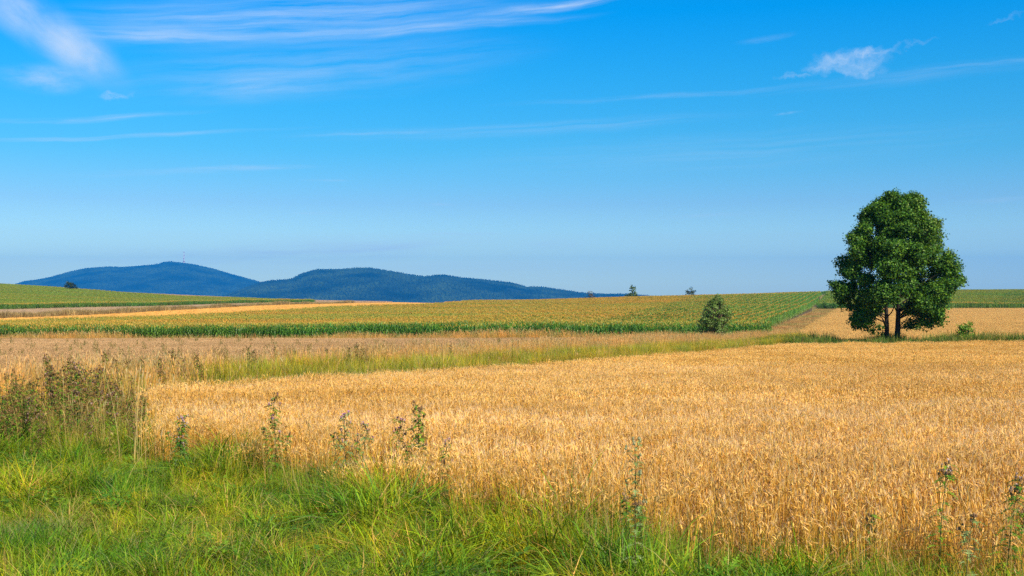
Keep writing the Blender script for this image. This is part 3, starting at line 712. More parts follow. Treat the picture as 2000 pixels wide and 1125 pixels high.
def limb(b, p0, p1, r0, r1, sag=.1, n=7, segs=5):
    p0 = np.array(p0, float); p1 = np.array(p1, float); L_ = np.linalg.norm(p1 - p0); pts = []
    off = np.array([rnd(-1, 1), rnd(-1, 1), rnd(-.2, .5)]) * L_ * sag
    for i in range(segs + 1):
        t = i / segs; pts.append(p0 * (1 - t) + p1 * t + off * math.sin(math.pi * t) + np.array([rnd(-1, 1), rnd(-1, 1), 0]) * .02 * L_ * (0 < i < segs))
    b.tube(pts, [r0 * (1 - i / segs) + r1 * i / segs for i in range(segs + 1)], n, (.1, .07, .05))
    return pts

def big_tree():
    D = 94.0; k = D / F; px0 = 1747; x0, y0 = (px0 - 1000) * k, D; z0 = Ts(x0, y0)
    root = bpy.data.objects.new('tree', None); COL.objects.link(root); root.location = (x0, y0, z0)
    tag(root, 'large dark green broadleaf tree with two trunks at the far edge of the wheat', 'tree')
    prof = [(380, 1728, 1792), (390, 1718, 1801), (400, 1704, 1808), (407, 1688, 1816), (420, 1684, 1822), (441, 1664, 1838), (463, 1650, 1838), (481, 1638, 1836), (490, 1635, 1850),
            (511, 1630, 1862), (529, 1630, 1872), (541, 1640, 1876), (550, 1632, 1878), (562, 1632, 1876), (571, 1634, 1862), (590, 1636, 1852), (602, 1650, 1842), (617, 1653, 1840), (634, 1660, 1834)]
    pz = np.array([(zpix(p[0], D) - z0) for p in prof])[::-1]; pl = np.array([(p[1] - px0) * k for p in prof])[::-1]; prr = np.array([(p[2] - px0) * k for p in prof])[::-1]
    def env(z): return np.interp(z, pz, pl), np.interp(z, pz, prr)
    lobes = []; tries = 0
    rs = np.random.default_rng(5)
    zlo, zhi = pz[0], pz[-1]
    while len(lobes) < 150 and tries < 60000:
        tries += 1
        z = rs.uniform(zlo + .35, zhi - .35); l, r = env(z); w = (r - l) / 2; cx = (l + r) / 2
        a = rs.uniform(0, 2 * math.pi); q = rs.uniform(.25, 1.0) ** .45
        rad = rs.uniform(.32, .95) * (1.0 if z < zhi - 3 else .75)
        x = cx + (w - rad * .75) * q * math.cos(a); y = (w * .92 - rad * .75) * q * math.sin(a)
        # bottom scallops: hollow under the middle
        if z < zlo + 1.5 and -2.4 < x < 2.2: continue
        if all((x - c[0]) ** 2 + (y - c[1]) ** 2 + (z - c[2]) ** 2 > (.60 * (rad + rr_)) ** 2 for c, rr_ in lobes):
            lobes.append(((x, y, z), rad))
    P = lambda px, py, dy=0: ((px - px0) * k, dy, zpix(py, D) - z0)
    for (px, py, r, dy) in [(1785, 386, .42, 0), (1748, 388, .5, .3), (1725, 398, .45, -.2), (1700, 412, .45, 0), (1688, 424, .35, .3), (1628, 556, .28, 0), (1640, 563, .4, .4), (1872, 548, .42, 0), (1862, 528, .5, .5),
                            (1880, 552, .2, -.2), (1852, 500, .45, 0), (1672, 622, .5, -.5), (1830, 624, .5, -.3), (1826, 606, .6, 0), (1790, 640, .22, -.4), (1775, 638, .22, .3), (1728, 652, .16, .2), (1716, 638, .2, -.3),
                            (1700, 608, .5, -.8), (1722, 606, .45, .9), (1770, 604, .5, -.8), (1795, 608, .5, .4), (1706, 646, .2, .3), (1782, 632, .32, .5), (1795, 628, .3, -.3)]:
        lobes.append((P(px, py, dy), r))
    pal = [(.068, .17, .013), (.048, .13, .014), (.10, .22, .015), (.034, .10, .013), (.15, .26, .018)]
    m = plant_mat('oak_leaves', trans=.3, rough=.5, spec=.2, vary=0, tcol=(1.3, 1.2, .5))
    def cf_(p, cc):  # sunlight on the upper right side, painted as yellower leaf colour
        t = np.clip((p[:, 0] - .2) / 3.5, 0, 1) * np.clip((p[:, 2] - 7) / 4, 0, 1)
        sel = rng.random(len(p)) < t * .55
        cc = cc.copy(); cc[sel] = cc[sel] * .4 + np.array([.20, .24, .05]) * .75
        return cc
    me = lobed_crown(lobes, 200, .155, pal, m, 'crown', .45, cf_, .17, 9)
    o = bpy.data.objects.new('crown', me); COL.objects.link(o); o.parent = root
    # two trunks leaning slightly apart, then limbs out to the leaf masses
    for (bx, tx, top, r0) in ((-.62, -1.1, 8.6, .22), (.18, .55, 11.2, .25)):
        b = MB(); pts = []
        for i in range(9):
            t = i / 8; pts.append((bx + (tx - bx) * t + .08 * math.sin(5 * t + bx), .15 * math.sin(3 * t + bx * 4), -.15 + top * t))
        rad = [r0 * (1.35 if i == 0 else 1 - .85 * i / 8) for i in range(9)]
        b.tube(pts, rad, 10, (.1, .07, .05))
        near_l = [l for l in lobes if (l[0][0] < -.25) == (bx < 0)]
        for (c, r) in near_l[::2]:
            if c[2] < 1.8: base_t = .2
            else: base_t = min(.9, max(.17, (c[2] - 1.6) / top * .85))
            q = base_t * 8; i = int(q); f = q - i; p0 = np.array(pts[i]) * (1 - f) + np.array(pts[min(i + 1, 8)]) * f
            limb(b, p0, c, max(.03, r0 * (1 - base_t) * (.4 if c[2] > 3.5 else .22)), .012, n=5, sag=.14)
        tr = b.build('trunk', m_bark, root, smooth=True)
    return root
big_tree()

def shrub(name, label, cat, px, D, lobes, leaf, palette, per, stem=True, group=None, z_extra=0, stems=5, clump=.1, bark=None, shell=.4, trans=.3, k_=1.0):
    """lobes given as (px offset, height m, depth offset m, radius m)"""
    x0, y0 = at(px, D); z0 = Ts(x0, y0) + z_extra
    root = bpy.data.objects.new(name, None); COL.objects.link(root); root.location = (x0, y0, z0)
    tag(root, label, cat, group)
    L_ = [((a * k_, c * k_, h * k_), r * k_) for (a, h, c, r) in lobes]
    m = plant_mat(name + '_leaves', trans=trans, rough=.5, vary=0)
    me = lobed_crown(L_, per, leaf, palette, m, 'crown', shell, None, clump)
    o = bpy.data.objects.new('crown', me); COL.objects.link(o); o.parent = root
    b = MB(); top = max(l[0][2] for l in L_)
    b.tube([(0, 0, -.1), (.03, 0, top * .5), (.0, .02, top)], [.02 * top, .012 * top, .004 * top], 7, (.1, .07, .05))
    for (c, r) in L_:
        limb(b, (0, 0, c[2] * .35), c, .008 * top, .004 * top, n=5, segs=3)
    b.build('trunk', bark or m_bark, root, smooth=True)
    return root
rs = np.random.default_rng(3)
# silvery young poplar before the maize
lb = []
for i in range(135):
    h = rs.uniform(.55, 5.0); w = np.interp(h, [0.4, 1.2, 2.4, 3.6, 4.6, 5.2], [1.8, 2.3, 2.25, 1.7, 1.0, .4]); a = rs.uniform(0, 6.28); q = rs.random() ** .5 * w
    lb.append((q * math.cos(a), h * 1.05 + .2, q * math.sin(a) * .9, rs.uniform(.25, .48) * (.65 if h > 4 else 1)))
lb += [(.1, 5.85, 0, .2), (-.05, 5.6, 0, .25), (.55, 5.3, 0, .22), (.6, 5.3, 0, .3), (-.7, 5.1, 0, .25)]
m_rbark = soil_mat('reddish_bark', (.10, .05, .03), (.2, .11, .07), 9.0, bump=.3)
o_ = shrub('young_tree', 'slender young tree with silvery grey-green leaves standing in front of the maize', 'tree', 1400, 141, lb, .13,
      [(.19, .28, .04), (.14, .23, .03), (.30, .37, .12), (.12, .21, .02)], 85, bark=m_rbark, clump=.12)
shrub('bush', 'small light green bush right of the big tree at the wheat edge', 'bush', 1886, 93.5,
      [(-.1, .5, 0, .32), (.15, .8, 0, .3), (-.25, 1.0, .1, .28), (.2, 1.25, 0, .25), (-.1, 1.45, 0, .25), (.3, 1.6, 0, .15), (-.3, 1.4, 0, .18)],
      .12, [(.18, .32, .02), (.25, .36, .03), (.11, .22, .02)], 170, clump=.12, k_=1.25)
shrub('bush', 'dark round bush on the crest of the left maize slope below the mast hill', 'bush', 137, 686,
      [(0, 2.8, 0, 1.5), (-1.6, 2.2, .5, 1.4), (1.6, 2.2, 0, 1.4), (-.6, 4.0, 0, .9), (.7, 3.4, .4, 1.2)], .6, [(.04, .07, .025), (.06, .08, .03)], 5, clump=.4, k_=1.35)
shrub('bush', 'green pointed bush on the skyline right of the hills', 'bush', 1235, 520,
      [(0, 2.0, 0, 1.3), (-1.5, 1.6, .3, 1.1), (1.3, 1.6, 0, 1.1), (.2, 3.4, 0, 1.0), (-.4, 4.6, 0, .7), (.7, 4.8, 0, .55), (0, 5.6, 0, .35), (1.9, 1.1, 0, .7)], .5, [(.07, .13, .02), (.11, .18, .02), (.16, .19, .03)], 7, clump=.3, k_=1.28)
shrub('bush', 'small bare brownish bush on the skyline in front of the blue hill end', 'bush', 1152, 520,
      [(0, 1.6, 0, 1.0), (-.8, 1.4, 0, .9), (.9, 1.2, 0, .9), (.2, 2.6, 0, .6), (0, .8, .4, 1.1)], .4, [(.17, .11, .07), (.12, .09, .05), (.10, .10, .05)], 3, clump=.4, k_=1.7)
shrub('bush', 'low dark bush peeping over the skyline left of the young tree', 'bush', 1349, 560,
      [(0, 3.6, 0, 1.1), (-1.5, 3.0, 0, 1.0), (1.5, 3.1, 0, 1.0), (.3, 4.6, 0, .5), (0, 2.2, 0, 1.2)], .45, [(.05, .08, .04), (.07, .10, .04)], 6, clump=.35, k_=1.2)
shrub('bush', 'dark leafy clump at the upper corner of the maize beside the track', 'bush', 1612, 346,
      [(0, 1.2, 0, 1.0), (-1.4, 1.0, .3, .9), (1.4, 1.1, 0, .9), (2.8, .9, 0, .8), (0, 2.0, 0, .7)], .3, [(.06, .13, .02), (.09, .18, .02)], 14, clump=.3, k_=.95)

# ------------------------------------------------------------------ hills, forest and mast
def ridge_noise(x, y):
    return (vnoise(x, y, 1 / 420, 51) - .5) * 60 + (vnoise(x, y, 1 / 170, 52) - .5) * 26 + (vnoise(x, y, 1 / 70, 53) - .5) * 9
def hill(name, prof, D, front, label):
    pr_ = np.array(prof, float); xs = (pr_[:, 0] - 1000) / F * D; zs = zpix(pr_[:, 1], D)
    X = np.linspace(xs[0] - 300, xs[-1] + 300, 360); v = np.linspace(-1, 1.0, 120)
    H = np.interp(X, xs, zs, left=-60, right=-60)
    tree_h = 12.0
    Zg = np.zeros((len(v), len(X))); Yg = np.zeros_like(Zg)
    for j, t in enumerate(v):
        Yg[j] = D + t * front + 90 * np.sin(X / 600)
        fall = math.cos(abs(t) ** 1.15 * math.pi / 2) ** 1.1
        amp = min(1, abs(t) * 2.2) * (1 - abs(t))
        Zg[j] = (H - tree_h + 20) * fall - 20 + ridge_noise(X, Yg[j]) * amp * np.clip((H + 20) / 180, 0, 1)
    # persp: nearer slopes must not rise above the ridge line
    XX = X[None, :] * (Yg / D)
    lim = CAMZ + (H - tree_h - CAMZ) * (Yg / D); Zg = np.minimum(Zg, lim - 3 * np.abs(v[:, None]))
    P = np.stack([XX, Yg, Zg], -1).reshape(-1, 3)
    n, m = Zg.shape; idx = np.arange(n * m).reshape(n, m)
    f = np.stack([idx[:-1, :-1], idx[:-1, 1:], idx[1:, 1:], idx[1:, :-1]], -1).reshape(-1, 4)
    me = bpy.data.meshes.new(name); me.from_pydata(P.tolist(), [], f.tolist()); me.materials.append(m_hill)
    me.polygons.foreach_set('use_smooth', [True] * len(f)); me.update()
    o = bpy.data.objects.new(name, me); COL.objects.link(o); tag(o, label, kind='structure')
    # forest
    cnt = 60000; a = rng.uniform(0, n - 1.001, cnt) * .62; b = rng.uniform(0, m - 1.001, cnt)
    i = a.astype(int); j = b.astype(int); fa = a - i; fb = b - j
    def bil(G): return (G[i, j] * (1 - fb) + G[i, j + 1] * fb) * (1 - fa) + (G[i + 1, j] * (1 - fb) + G[i + 1, j + 1] * fb) * fa
    x, y, z = bil(XX), bil(Yg), bil(Zg)
    k = (z > -18) & (vnoise(x, y, 1 / 160, 60) > .17)
    x, y, z = x[k], y[k], z[k]
    return x, y, z
m_hill = soil_mat('forest_floor', (.008, .018, .008), (.018, .03, .012), .01, bump=0)
m_fir = plant_mat('fir', trans=0, rough=.9, spec=.05, vary=.2, patches=((.35, .45, .55), (2.4, 2.1, 1.6)), patch_scale=.0028, stretch=(1, 1, 2.5))
def fir(h, w, round_):
    b = MB(); n = 7
    lv = [(0.05, w * .5), (.25, w), (.6, w * .75), (.85, w * .4)] if round_ else [(0.05, w), (.35, w * .62), (.7, w * .3)]
    vs = []; 
    for (t, r) in lv:
        for q in range(n): 
            a = 2 * math.pi * q / n + t * 3; rr_ = r * rnd(.8, 1.2); vs.append((rr_ * math.cos(a), rr_ * math.sin(a), h * t))
    vs.append((0, 0, h)); fs = []
    for l in range(len(lv) - 1):
        for q in range(n): fs.append((l * n + q, l * n + (q + 1) % n, (l + 1) * n + (q + 1) % n, (l + 1) * n + q))
    for q in range(n): fs.append(((len(lv) - 1) * n + q, (len(lv) - 1) * n + (q + 1) % n, len(vs) - 1))
    b.add(vs, fs, (.013, .026, .012) if not round_ else (.020, .038, .012)); return b
firs = source_col('fir_src', [fir(19, 5, False).mesh('fir', m_fir), fir(23, 5.5, False).mesh('fir', m_fir), fir(15, 8, True).mesh('fir', m_fir), fir(17, 7, True).mesh('fir', m_fir), fir(14, 6, True).mesh('fir', m_fir)])
H1 = [(-20, 580), (10, 566), (30, 555), (45, 550), (75, 546), (100, 541), (140, 530), (170, 524), (215, 521), (240, 522), (280, 519), (308, 516), (320, 512), (333, 511), (360, 514), (385, 518), (420, 526), (450, 535), (480, 543), (505, 550), (540, 560), (600, 580), (640, 592)]
H2 = [(400, 590), (440, 577), (480, 562), (510, 552), (530, 548), (555, 547), (570, 545), (585, 537), (605, 530), (620, 527), (660, 527), (700, 524), (722, 524), (760, 530), (800, 537), (828, 541), (850, 538), (870, 538), (900, 543), (950, 547), (1000, 553), (1028, 561), (1060, 561), (1100, 567), (1140, 573), (1180, 575), (1220, 575), (1260, 578), (1330, 584), (1400, 591)]
x, y, z = hill('hill', H1, 13000, 2600, 'blue forested hill on the left carrying the mast')
scatter_obj('hill_forest', firs, np.stack([x, y, z], -1), randrot(len(x), 0), randscl(len(x), .6, 1.25) * np.array([1.5, 1.5, .75]), 'hazy blue forest covering the hill with the mast', 'forest')
x, y, z = hill('hill', H2, 9000, 1900, 'long blue forested hill in the middle distance')
scatter_obj('hill_forest', firs, np.stack([x, y, z], -1), randrot(len(x), 0), randscl(len(x), .45, 1.15) * np.array([1.2, 1.2, .95]), 'hazy blue forest covering the long middle hill', 'forest')

def mast():
    D = 12960; x0, y0 = at(359, D); z0 = zpix(514.5, D)
    root = bpy.data.objects.new('radio_mast', None); COL.objects.link(root); root.location = (x0, y0, z0)
    tag(root, 'thin red and white transmission mast on top of the left hill', 'mast')
    mr_ = soil_mat('mast_red', (.45, .05, .04), (.5, .07, .05), .2, bump=0); mw = soil_mat('mast_white', (.75, .75, .75), (.82, .82, .82), .2, bump=0)
    z = 0.0
    b = MB(); b.tube([(0, 0, -15), (0, 0, 14)], [9, 8], 8, (1, 1, 1)); b.build('base_building', mw, root)
    z = 14
    for i, (h, r0, r1, mt_) in enumerate(((18, 7, 6, mr_), (16, 6, 5.2, mw), (16, 5.2, 4.6, mr_), (24, 4.6, 4, mw), (14, 3.2, 2.4, mr_), (16, 2.2, 1.5, mw), (18, 1.3, .9, mr_))):
        b = MB()
        for q in range(4):      # corner legs
            a = math.pi / 4 + q * math.pi / 2; a2 = a + math.pi / 2
            c, s = math.cos(a), math.sin(a); c2, s2 = math.cos(a2), math.sin(a2)
            b.tube([(r0 * c, r0 * s, z), (r1 * c, r1 * s, z + h)], [2.0, 2.0], 5, (1, 1, 1))
            for u in range(3):  # bracing
                t0, t1 = u / 3, (u + 1) / 3; ra_, rb_ = r0 + (r1 - r0) * t0, r0 + (r1 - r0) * t1
                b.tube([(ra_ * c, ra_ * s, z + h * t0), (rb_ * c2, rb_ * s2, z + h * t1)], [1.0, 1.0], 4, (1, 1, 1))
        b.build('lattice_section', mt_, root); z += h
    for zz, r in ((50, 8.5), (84, 6.5)):
        b = MB(); b.tube([(0, 0, zz), (0, 0, zz + 3)], [r, r], 12, (1, 1, 1)); b.build('platform', mw, root)
mast()

# ------------------------------------------------------------------ thistles and other weeds
m_weed = plant_mat('weed_leaves', trans=.3, rough=.6, spec=.15, vary=.1, tcol=(1.2, 1.1, .6))
m_head = plant_mat('seed_heads', trans=.1, rough=.8, vary=.1)
GRN = [(.12, .27, .02), (.08, .20, .02), (.20, .34, .02)]; GRY = [(.24, .31, .09), (.17, .25, .06), (.30, .38, .13)]
BRN = [(.24, .13, .055), (.32, .18, .08), (.17, .09, .04)]; PUR = [(.42, .16, .34), (.48, .24, .40)]; FLF = [(.50, .36, .30), (.42, .30, .27)]
TANS = [(.44, .25, .09), (.36, .18, .075), (.52, .35, .13), (.28, .25, .05), (.24, .32, .03)]
def jag_leaf(b, p, a, l, w, c, droop=.3):
    dx, dy = math.cos(a), math.sin(a); n = 6; vs = []; sd = np.array([-dy, dx, 0]); pts = []
    for i in range(n + 1):
        t = i / n; pts.append(np.array(p) + np.array([dx * l * t, dy * l * t, l * (.35 * t - droop * t * t * 1.6)]))
    for i in range(n):
        t = (i + .5) / n; ww = w * math.sin(math.pi * min(1, t * .9 + .12)) * (1.25 if i % 2 else .6)
        m0 = pts[i]; m1 = pts[i + 1]; mid = (m0 + m1) / 2 + np.array([dx, dy, 0]) * l * .05
        up = np.array([0, 0, w * .18])
        b.add([m0, m1, mid + sd * ww + up], [(0, 1, 2)], jit(c, .15)); b.add([m0, mid - sd * ww + up, m1], [(0, 1, 2)], jit(c, .15))
def head(b, p, r, cols, tuft=None):
    vs = []; fs = []; n = 6; c = jit(random.choice(cols), .15)
    for (t, k) in ((-1, .35), (-.3, 1), (.5, .8), (1.1, .45)):
        for q in range(n): a = 2 * math.pi * q / n + t; vs.append((p[0] + r * k * math.cos(a), p[1] + r * k * math.sin(a), p[2] + r * t))
    for l in range(3):
        for q in range(n): fs.append((l * n + q, l * n + (q + 1) % n, (l + 1) * n + (q + 1) % n, (l + 1) * n + q))
    fs.append(tuple(range(n))[::-1]); fs.append(tuple(range(3 * n, 4 * n)))
    b.add(vs, fs, c)
    if tuft:
        for q in range(9):
            a = rnd(0, 6.28); d = np.array([math.cos(a) * .8, math.sin(a) * .8, 1.0]) * r * 1.7; p0 = np.array(p) + np.array([0, 0, r * .7])
            b.ribbon([p0, p0 + d], [r * .35, r * .5], (-math.sin(a), math.cos(a), 0), jit(random.choice(tuft), .2))

def thistle_parts(h, lean, leafc, heads, tuft, nleaf, nbranch, stemc, leaf=(.10, .20), top=.5, lw=.042, hr=.012, split=False, brown=9):
    s, lf, hd = MB(), MB(), MB(); heads_ = []
    def head_(p, r, cc, tt):
        q = MB() if split else hd; head(q, p, r, cc, tt); heads_.append(q)
    pts = [np.array([lean * h * t * t, rnd(-.01, .01), h * t]) for t in np.linspace(0, 1, 7)]
    s.tube(pts, [.006 - .0035 * i / 6 for i in range(7)], 5, stemc)
    def on(t): q = t * 6; i = min(int(q), 5); f = q - i; return pts[i] * (1 - f) + pts[i + 1] * f
    for i in range(nleaf):
        t = .1 + .84 * i / nleaf + rnd(-.03, .03); a = i * 2.4 + rnd(-.3, .3)
        jag_leaf(lf, on(t), a, rnd(*leaf) * (1.15 - .6 * t), lw * (1.1 - .4 * t), random.choice(leafc if t < brown or random.random() < .25 else TANS), rnd(.2, .6))
    for i in range(nbranch):
        t = top + (1 - top) * (i + .5) / nbranch; a = i * 2.4 + rnd(-.4, .4); l = rnd(.10, .24) * (1.25 - t * .7) * h
        p0 = on(t); p1 = p0 + np.array([math.cos(a) * l * .5, math.sin(a) * l * .5, l * .85])
        s.tube([p0, (p0 + p1) / 2 + np.array([math.cos(a), math.sin(a), 0]) * .02, p1], [.003, .0022, .0018], 4, stemc)
        for k in range(5): jag_leaf(lf, p0 + (p1 - p0) * rnd(.0, .9), rnd(0, 6.28), rnd(*leaf) * .6, lw * .75, random.choice(leafc), .4)
        for k in range(random.choice((2, 3, 3))):
            q = p1 + np.array([rnd(-.03, .03), rnd(-.03, .03), rnd(-.03, .03)]); s.tube([p0 + (p1 - p0) * .7, q], [.0016, .0014], 3, stemc)
            head_(q, hr * rnd(.75, 1.2), heads, tuft if random.random() < .5 else None)
    q = on(1.0)
    for k in range(3): head_(q + np.array([rnd(-.025, .025), rnd(-.025, .025), rnd(-.02, .03)]), hr * rnd(.8, 1.2), heads, tuft)
    return s, lf, (heads_ if split else hd)
def thistle(px, D, label, h=1.0, lean=.05, leafc=GRN, heads=BRN, tuft=None, nleaf=18, nbranch=8, stemc=(.14, .13, .05), group='thistles and tall weeds standing in the verge and wheat edge', name='thistle', cat='thistle', **k):
    x0, y0 = at(px, D); z0 = Ts(x0, y0); h = zpix(h, D) - z0
    root = bpy.data.objects.new(name, None); COL.objects.link(root); root.location = (x0, y0, z0); root.rotation_euler = (0, 0, rnd(-.3, .3))
    tag(root, label, cat, group)
    s, lf, hd = thistle_parts(h, lean, leafc, heads, tuft, int(nleaf * 1.9), nbranch, stemc, split=True, **k)
    s.build('stem', m_weed, root); lf.build('leaves', m_weed, root)
    for q in hd: q.build('seed_head', m_head, root)
    return root
thistle(540, 15.2, 'leafy green thistle with purple flower alone in the wheat left of centre', 780, -.03, GRN, BRN, PUR, 34, 6, leaf=(.10, .18), lw=.05)
thistle(818, 14.4, 'tallest thistle in the wheat, bushy with many brown seed heads', 797, .0, GRN, BRN, None, 30, 13, top=.5, hr=.015, leaf=(.11, .19), lw=.05)
thistle(775, 14.6, 'thin sparse thistle just left of the tallest brown-headed one', 822, .05, GRN, BRN, PUR, 12, 5, top=.7)
thistle(676, 14.0, 'pale grey-green thistle with mauve heads at the grass edge', 815, -.02, GRY, [(.40, .25, .18), (.34, .21, .10)], PUR, 16, 9, top=.55)
thistle(705, 14.2, 'short side thistle with mauve heads right of the pale one', 835, .08, GRY, BRN, PUR, 12, 5, top=.7)
thistle(868, 13.6, 'small green thistle right of the tallest one, low in the wheat', 868, .03, GRN, BRN, PUR, 18, 4, leaf=(.09, .16))
thistle(352, 16.0, 'bushy grey-green thistle at the left corner of the wheat', 818, .05, GRY + GRN, FLF, PUR, 44, 9, leaf=(.12, .22), lw=.05)
thistle(1240, 9.4, 'tall grey-leaved weed with bare dark stem before the wheat right of centre', 862, .0, GRY, [(.30, .28, .13)], None, 20, 6, (.16, .09, .04), leaf=(.07, .14), name='weed_plant', cat='weed')
thistle(1832, 9.6, 'thistle with fluffy brown heads in the wheat near the right edge', 925, .06, GRN, BRN, FLF, 18, 4, top=.86, leaf=(.11, .18), hr=.012)
thistle(1962, 9.2, 'leafy thistle leaning right with pale fluffy heads at the right edge', 955, .10, GRN, BRN, FLF, 30, 4, top=.88, leaf=(.11, .19), hr=.012)
thistle(1880, 9.0, 'low grey thistle half hidden between the two fluffy ones', 1010, .1, GRY, BRN, None, 12, 3)
for (px, D, top, where) in ((528, 15.8, 838, 'just left of the purple-flowered thistle'), (556, 15.6, 850, 'just right of the purple-flowered thistle'),
        (662, 14.6, 850, 'left of the pale thistle with mauve heads'), (690, 14.9, 862, 'between the two mauve-headed thistles'),
        (795, 13.9, 872, 'just left of the tallest brown-headed thistle'), (832, 14.8, 858, 'just right of the tallest brown-headed thistle'),
        (340, 16.6, 846, 'left of the bushy thistle at the wheat corner'), (368, 15.4, 862, 'right of the bushy thistle at the wheat corner'),
        (1222, 10.4, 975, 'left of the tall grey-leaved weed'), (1258, 10.0, 985, 'right of the tall grey-leaved weed'),
        (1700, 9.9, 1010, 'alone in the wheat at lower right'), (1985, 9.6, 1000, 'at the right edge behind the leaning thistle')):
    thistle(px, D, 'small low green weed ' + where, top, rnd(-.2, .2), GRN, BRN, None, 14, 3, leaf=(.08, .16), top=.75, group='small weeds beside the tall thistles', name='weed_plant', cat='weed')
# bright low leafy weed in the verge
def leafy(px, D, label, r, h, cols, n=60):
    x0, y0 = at(px, D); root = bpy.data.objects.new('weed_plant', None); COL.objects.link(root); root.location = (x0, y0, Ts(x0, y0))
    tag(root, label, 'weed'); b = MB(); s = MB()
    for i in range(9):
        a = i * .7; e = np.array([math.cos(a) * r * .7, math.sin(a) * r * .7, h * rnd(.6, 1)]); s.tube([(0, 0, 0), e * .5 + np.array([0, 0, h * .2]), e], [.004, .003, .002], 4, (.12, .18, .04))
        for k in range(n // 9): jag_leaf(b, e * rnd(.4, 1.05), rnd(0, 6.28), rnd(.08, .15), .03, random.choice(cols), rnd(.1, .5))
    s.build('stem', m_weed, root); b.build('leaves', m_weed, root)
leafy(222, 13.2, 'bright green leafy weed beside the bare patch in the lower left verge', .26, .34, [(.13, .33, .02), (.10, .27, .02)], 110)

lv = source_col('leafy_src', [])
for i in range(6):
    b = MB()
    for k in range(40):
        a = rnd(0, 6.28); q = rnd(0, .12); jag_leaf(b, (q * math.cos(a), q * math.sin(a), rnd(.02, .26)), a + rnd(-.6, .6), rnd(.06, .14), rnd(.015, .035), random.choice(GRN + [(.30, .36, .02)]), rnd(.0, .5))
    lv.objects.link(bpy.data.objects.new('leafy_src_%d' % i, b.mesh('leafy', m_weed)))
X, Y = grid_points(VERGE2, .30, 6, 24, prob=lambda x, y: np.clip((vnoise(x, y, .9, 71) - .40) * 2.0, .08, .8) * (y < verge_line(x)))
scatter_obj('verge_weeds', lv, place(X, Y), randrot(len(X), .15), randscl(len(X), .6, 1.3), 'small broad-leaved weeds among the verge grass', 'weeds')
# dense seeding weeds on the left
WCOL = [(.24, .13, .04), (.32, .20, .06), (.18, .10, .035)]
protos = []
for i in range(5):
    s, lf, hd = thistle_parts(rnd(1.0, 1.2), rnd(-.08, .08), GRN + [(.34, .26, .06)], WCOL + BRN, [(.44, .30, .20), (.38, .20, .2)] if i % 2 else None, 40, 16, (.30, .19, .06), top=.5, hr=.013, leaf=(.07, .15), lw=.03, brown=.5)
    lf.add(hd.v, hd.f, hd.c); protos.append((s.mesh('stem', m_weed), lf.mesh('foliage', m_weed)))
MASS_L = 'brown seeding thistle in the dense weed clump left of the wheat corner'
spots = []
for px, D in [(10, 19), (30, 22), (45, 20.5), (62, 18.5), (78, 23), (92, 20), (108, 21.5), (118, 19), (128, 23), (140, 20.5), (150, 22), (162, 19.5), (172, 23), (185, 21), (196, 19.5), (205, 22.5), (215, 20.5), (226, 19), (236, 22), (246, 20.5),
              (55, 25), (100, 26), (145, 26), (190, 26), (20, 17.5), (85, 17.5), (135, 17.8), (180, 17.5), (215, 17.3), (250, 18.2), (262, 17.6), (280, 18.6), (120, 18.6), (60, 18.8)]:
    spots.append((px, D, MASS_L, rnd(.85, 1.05) * (1.28 if 85 < px < 200 and D > 18.4 else 1.08 if 200 <= px < 232 else .85)))
for px, D, h in [(205, 31, 1.25), (225, 32, 1.15), (243, 31.5, 1.05), (275, 31, 1.1), (310, 32, 1.2), (322, 31, 1.05), (342, 32, 1.3), (356, 31, 1.15), (385, 33, 1.2), (398, 32, 1.1)]:
    spots.append((px, D, 'green-brown weed standing in the dry grass beyond the weed clump at left', h))
for px, D, h in [(490, 40, 1.3), (498, 41, 1.2), (680, 46, 1.25), (700, 47, 1.4), (712, 45, 1.2), (540, 52, 1.2), (880, 55, 1.2), (640, 55, 1.1)]:
    spots.append((px, D, 'grey-green weed poking out of the grass strip behind the wheat', h))
for (px, D, lab, h) in spots:
    x0, y0 = at(px, D); pr3 = random.choice(protos)
    root = bpy.data.objects.new('thistle', None); COL.objects.link(root); root.location = (x0, y0, Ts(x0, y0)); root.rotation_euler = (0, 0, rnd(0, 6.28)); root.scale = (h, h, h)
    tag(root, lab, 'thistle', {'b': 'thistles in the dense clump at the left', 'g': 'weeds in the grass beyond the wheat'}[lab[0]])
    for nm, me in zip(('stem', 'foliage'), pr3):
        o = bpy.data.objects.new(nm, me); COL.objects.link(o); o.parent = root
wsrc = source_col('weed_src', [])
for i in range(8):
    b = MB(); 
    for k in range(5):
        s, lf, hd = thistle_parts(rnd(.55, .95), rnd(-.15, .15), GRN + [(.34, .30, .05)], WCOL, None, 24, 5, (.30, .20, .06), top=.6, hr=.012, leaf=(.07, .15), lw=.03, brown=.55)
        ox, oy = rnd(-.22, .22), rnd(-.22, .22)
        for q in (s, lf, hd): b.add([np.array(p) + np.array([ox, oy, 0]) for p in q.v], q.f, q.c)
    wsrc.objects.link(bpy.data.objects.new('weed_src_%d' % i, b.mesh('weeds', m_weed)))
WM = [at(-120, 17.5), at(60, 17.5), at(170, 18), at(300, 18), at(330, 20), at(300, 23), at(285, 27), at(200, 30), at(60, 29), at(-120, 24)]
X, Y = grid_points(WM, .42, 14, 30, prob=lambda x, y: np.clip(1.15 - vnoise(x, y, .8, 19) * 1.5, .04, .8) * np.clip((y - 14) / 4, .2, 1) * np.clip((330 - (1000 + F * x / y)) / 190, .04, 1))
scatter_obj('weed_thicket', wsrc, place(X, Y), randrot(len(X), .1), randscl(len(X), .40, 1.15, X, Y, .5, .6) * np.clip((Y - 11) / 8, .45, 1)[:, None], 'tangled green and brown weeds filling the clump at the left', 'weeds')
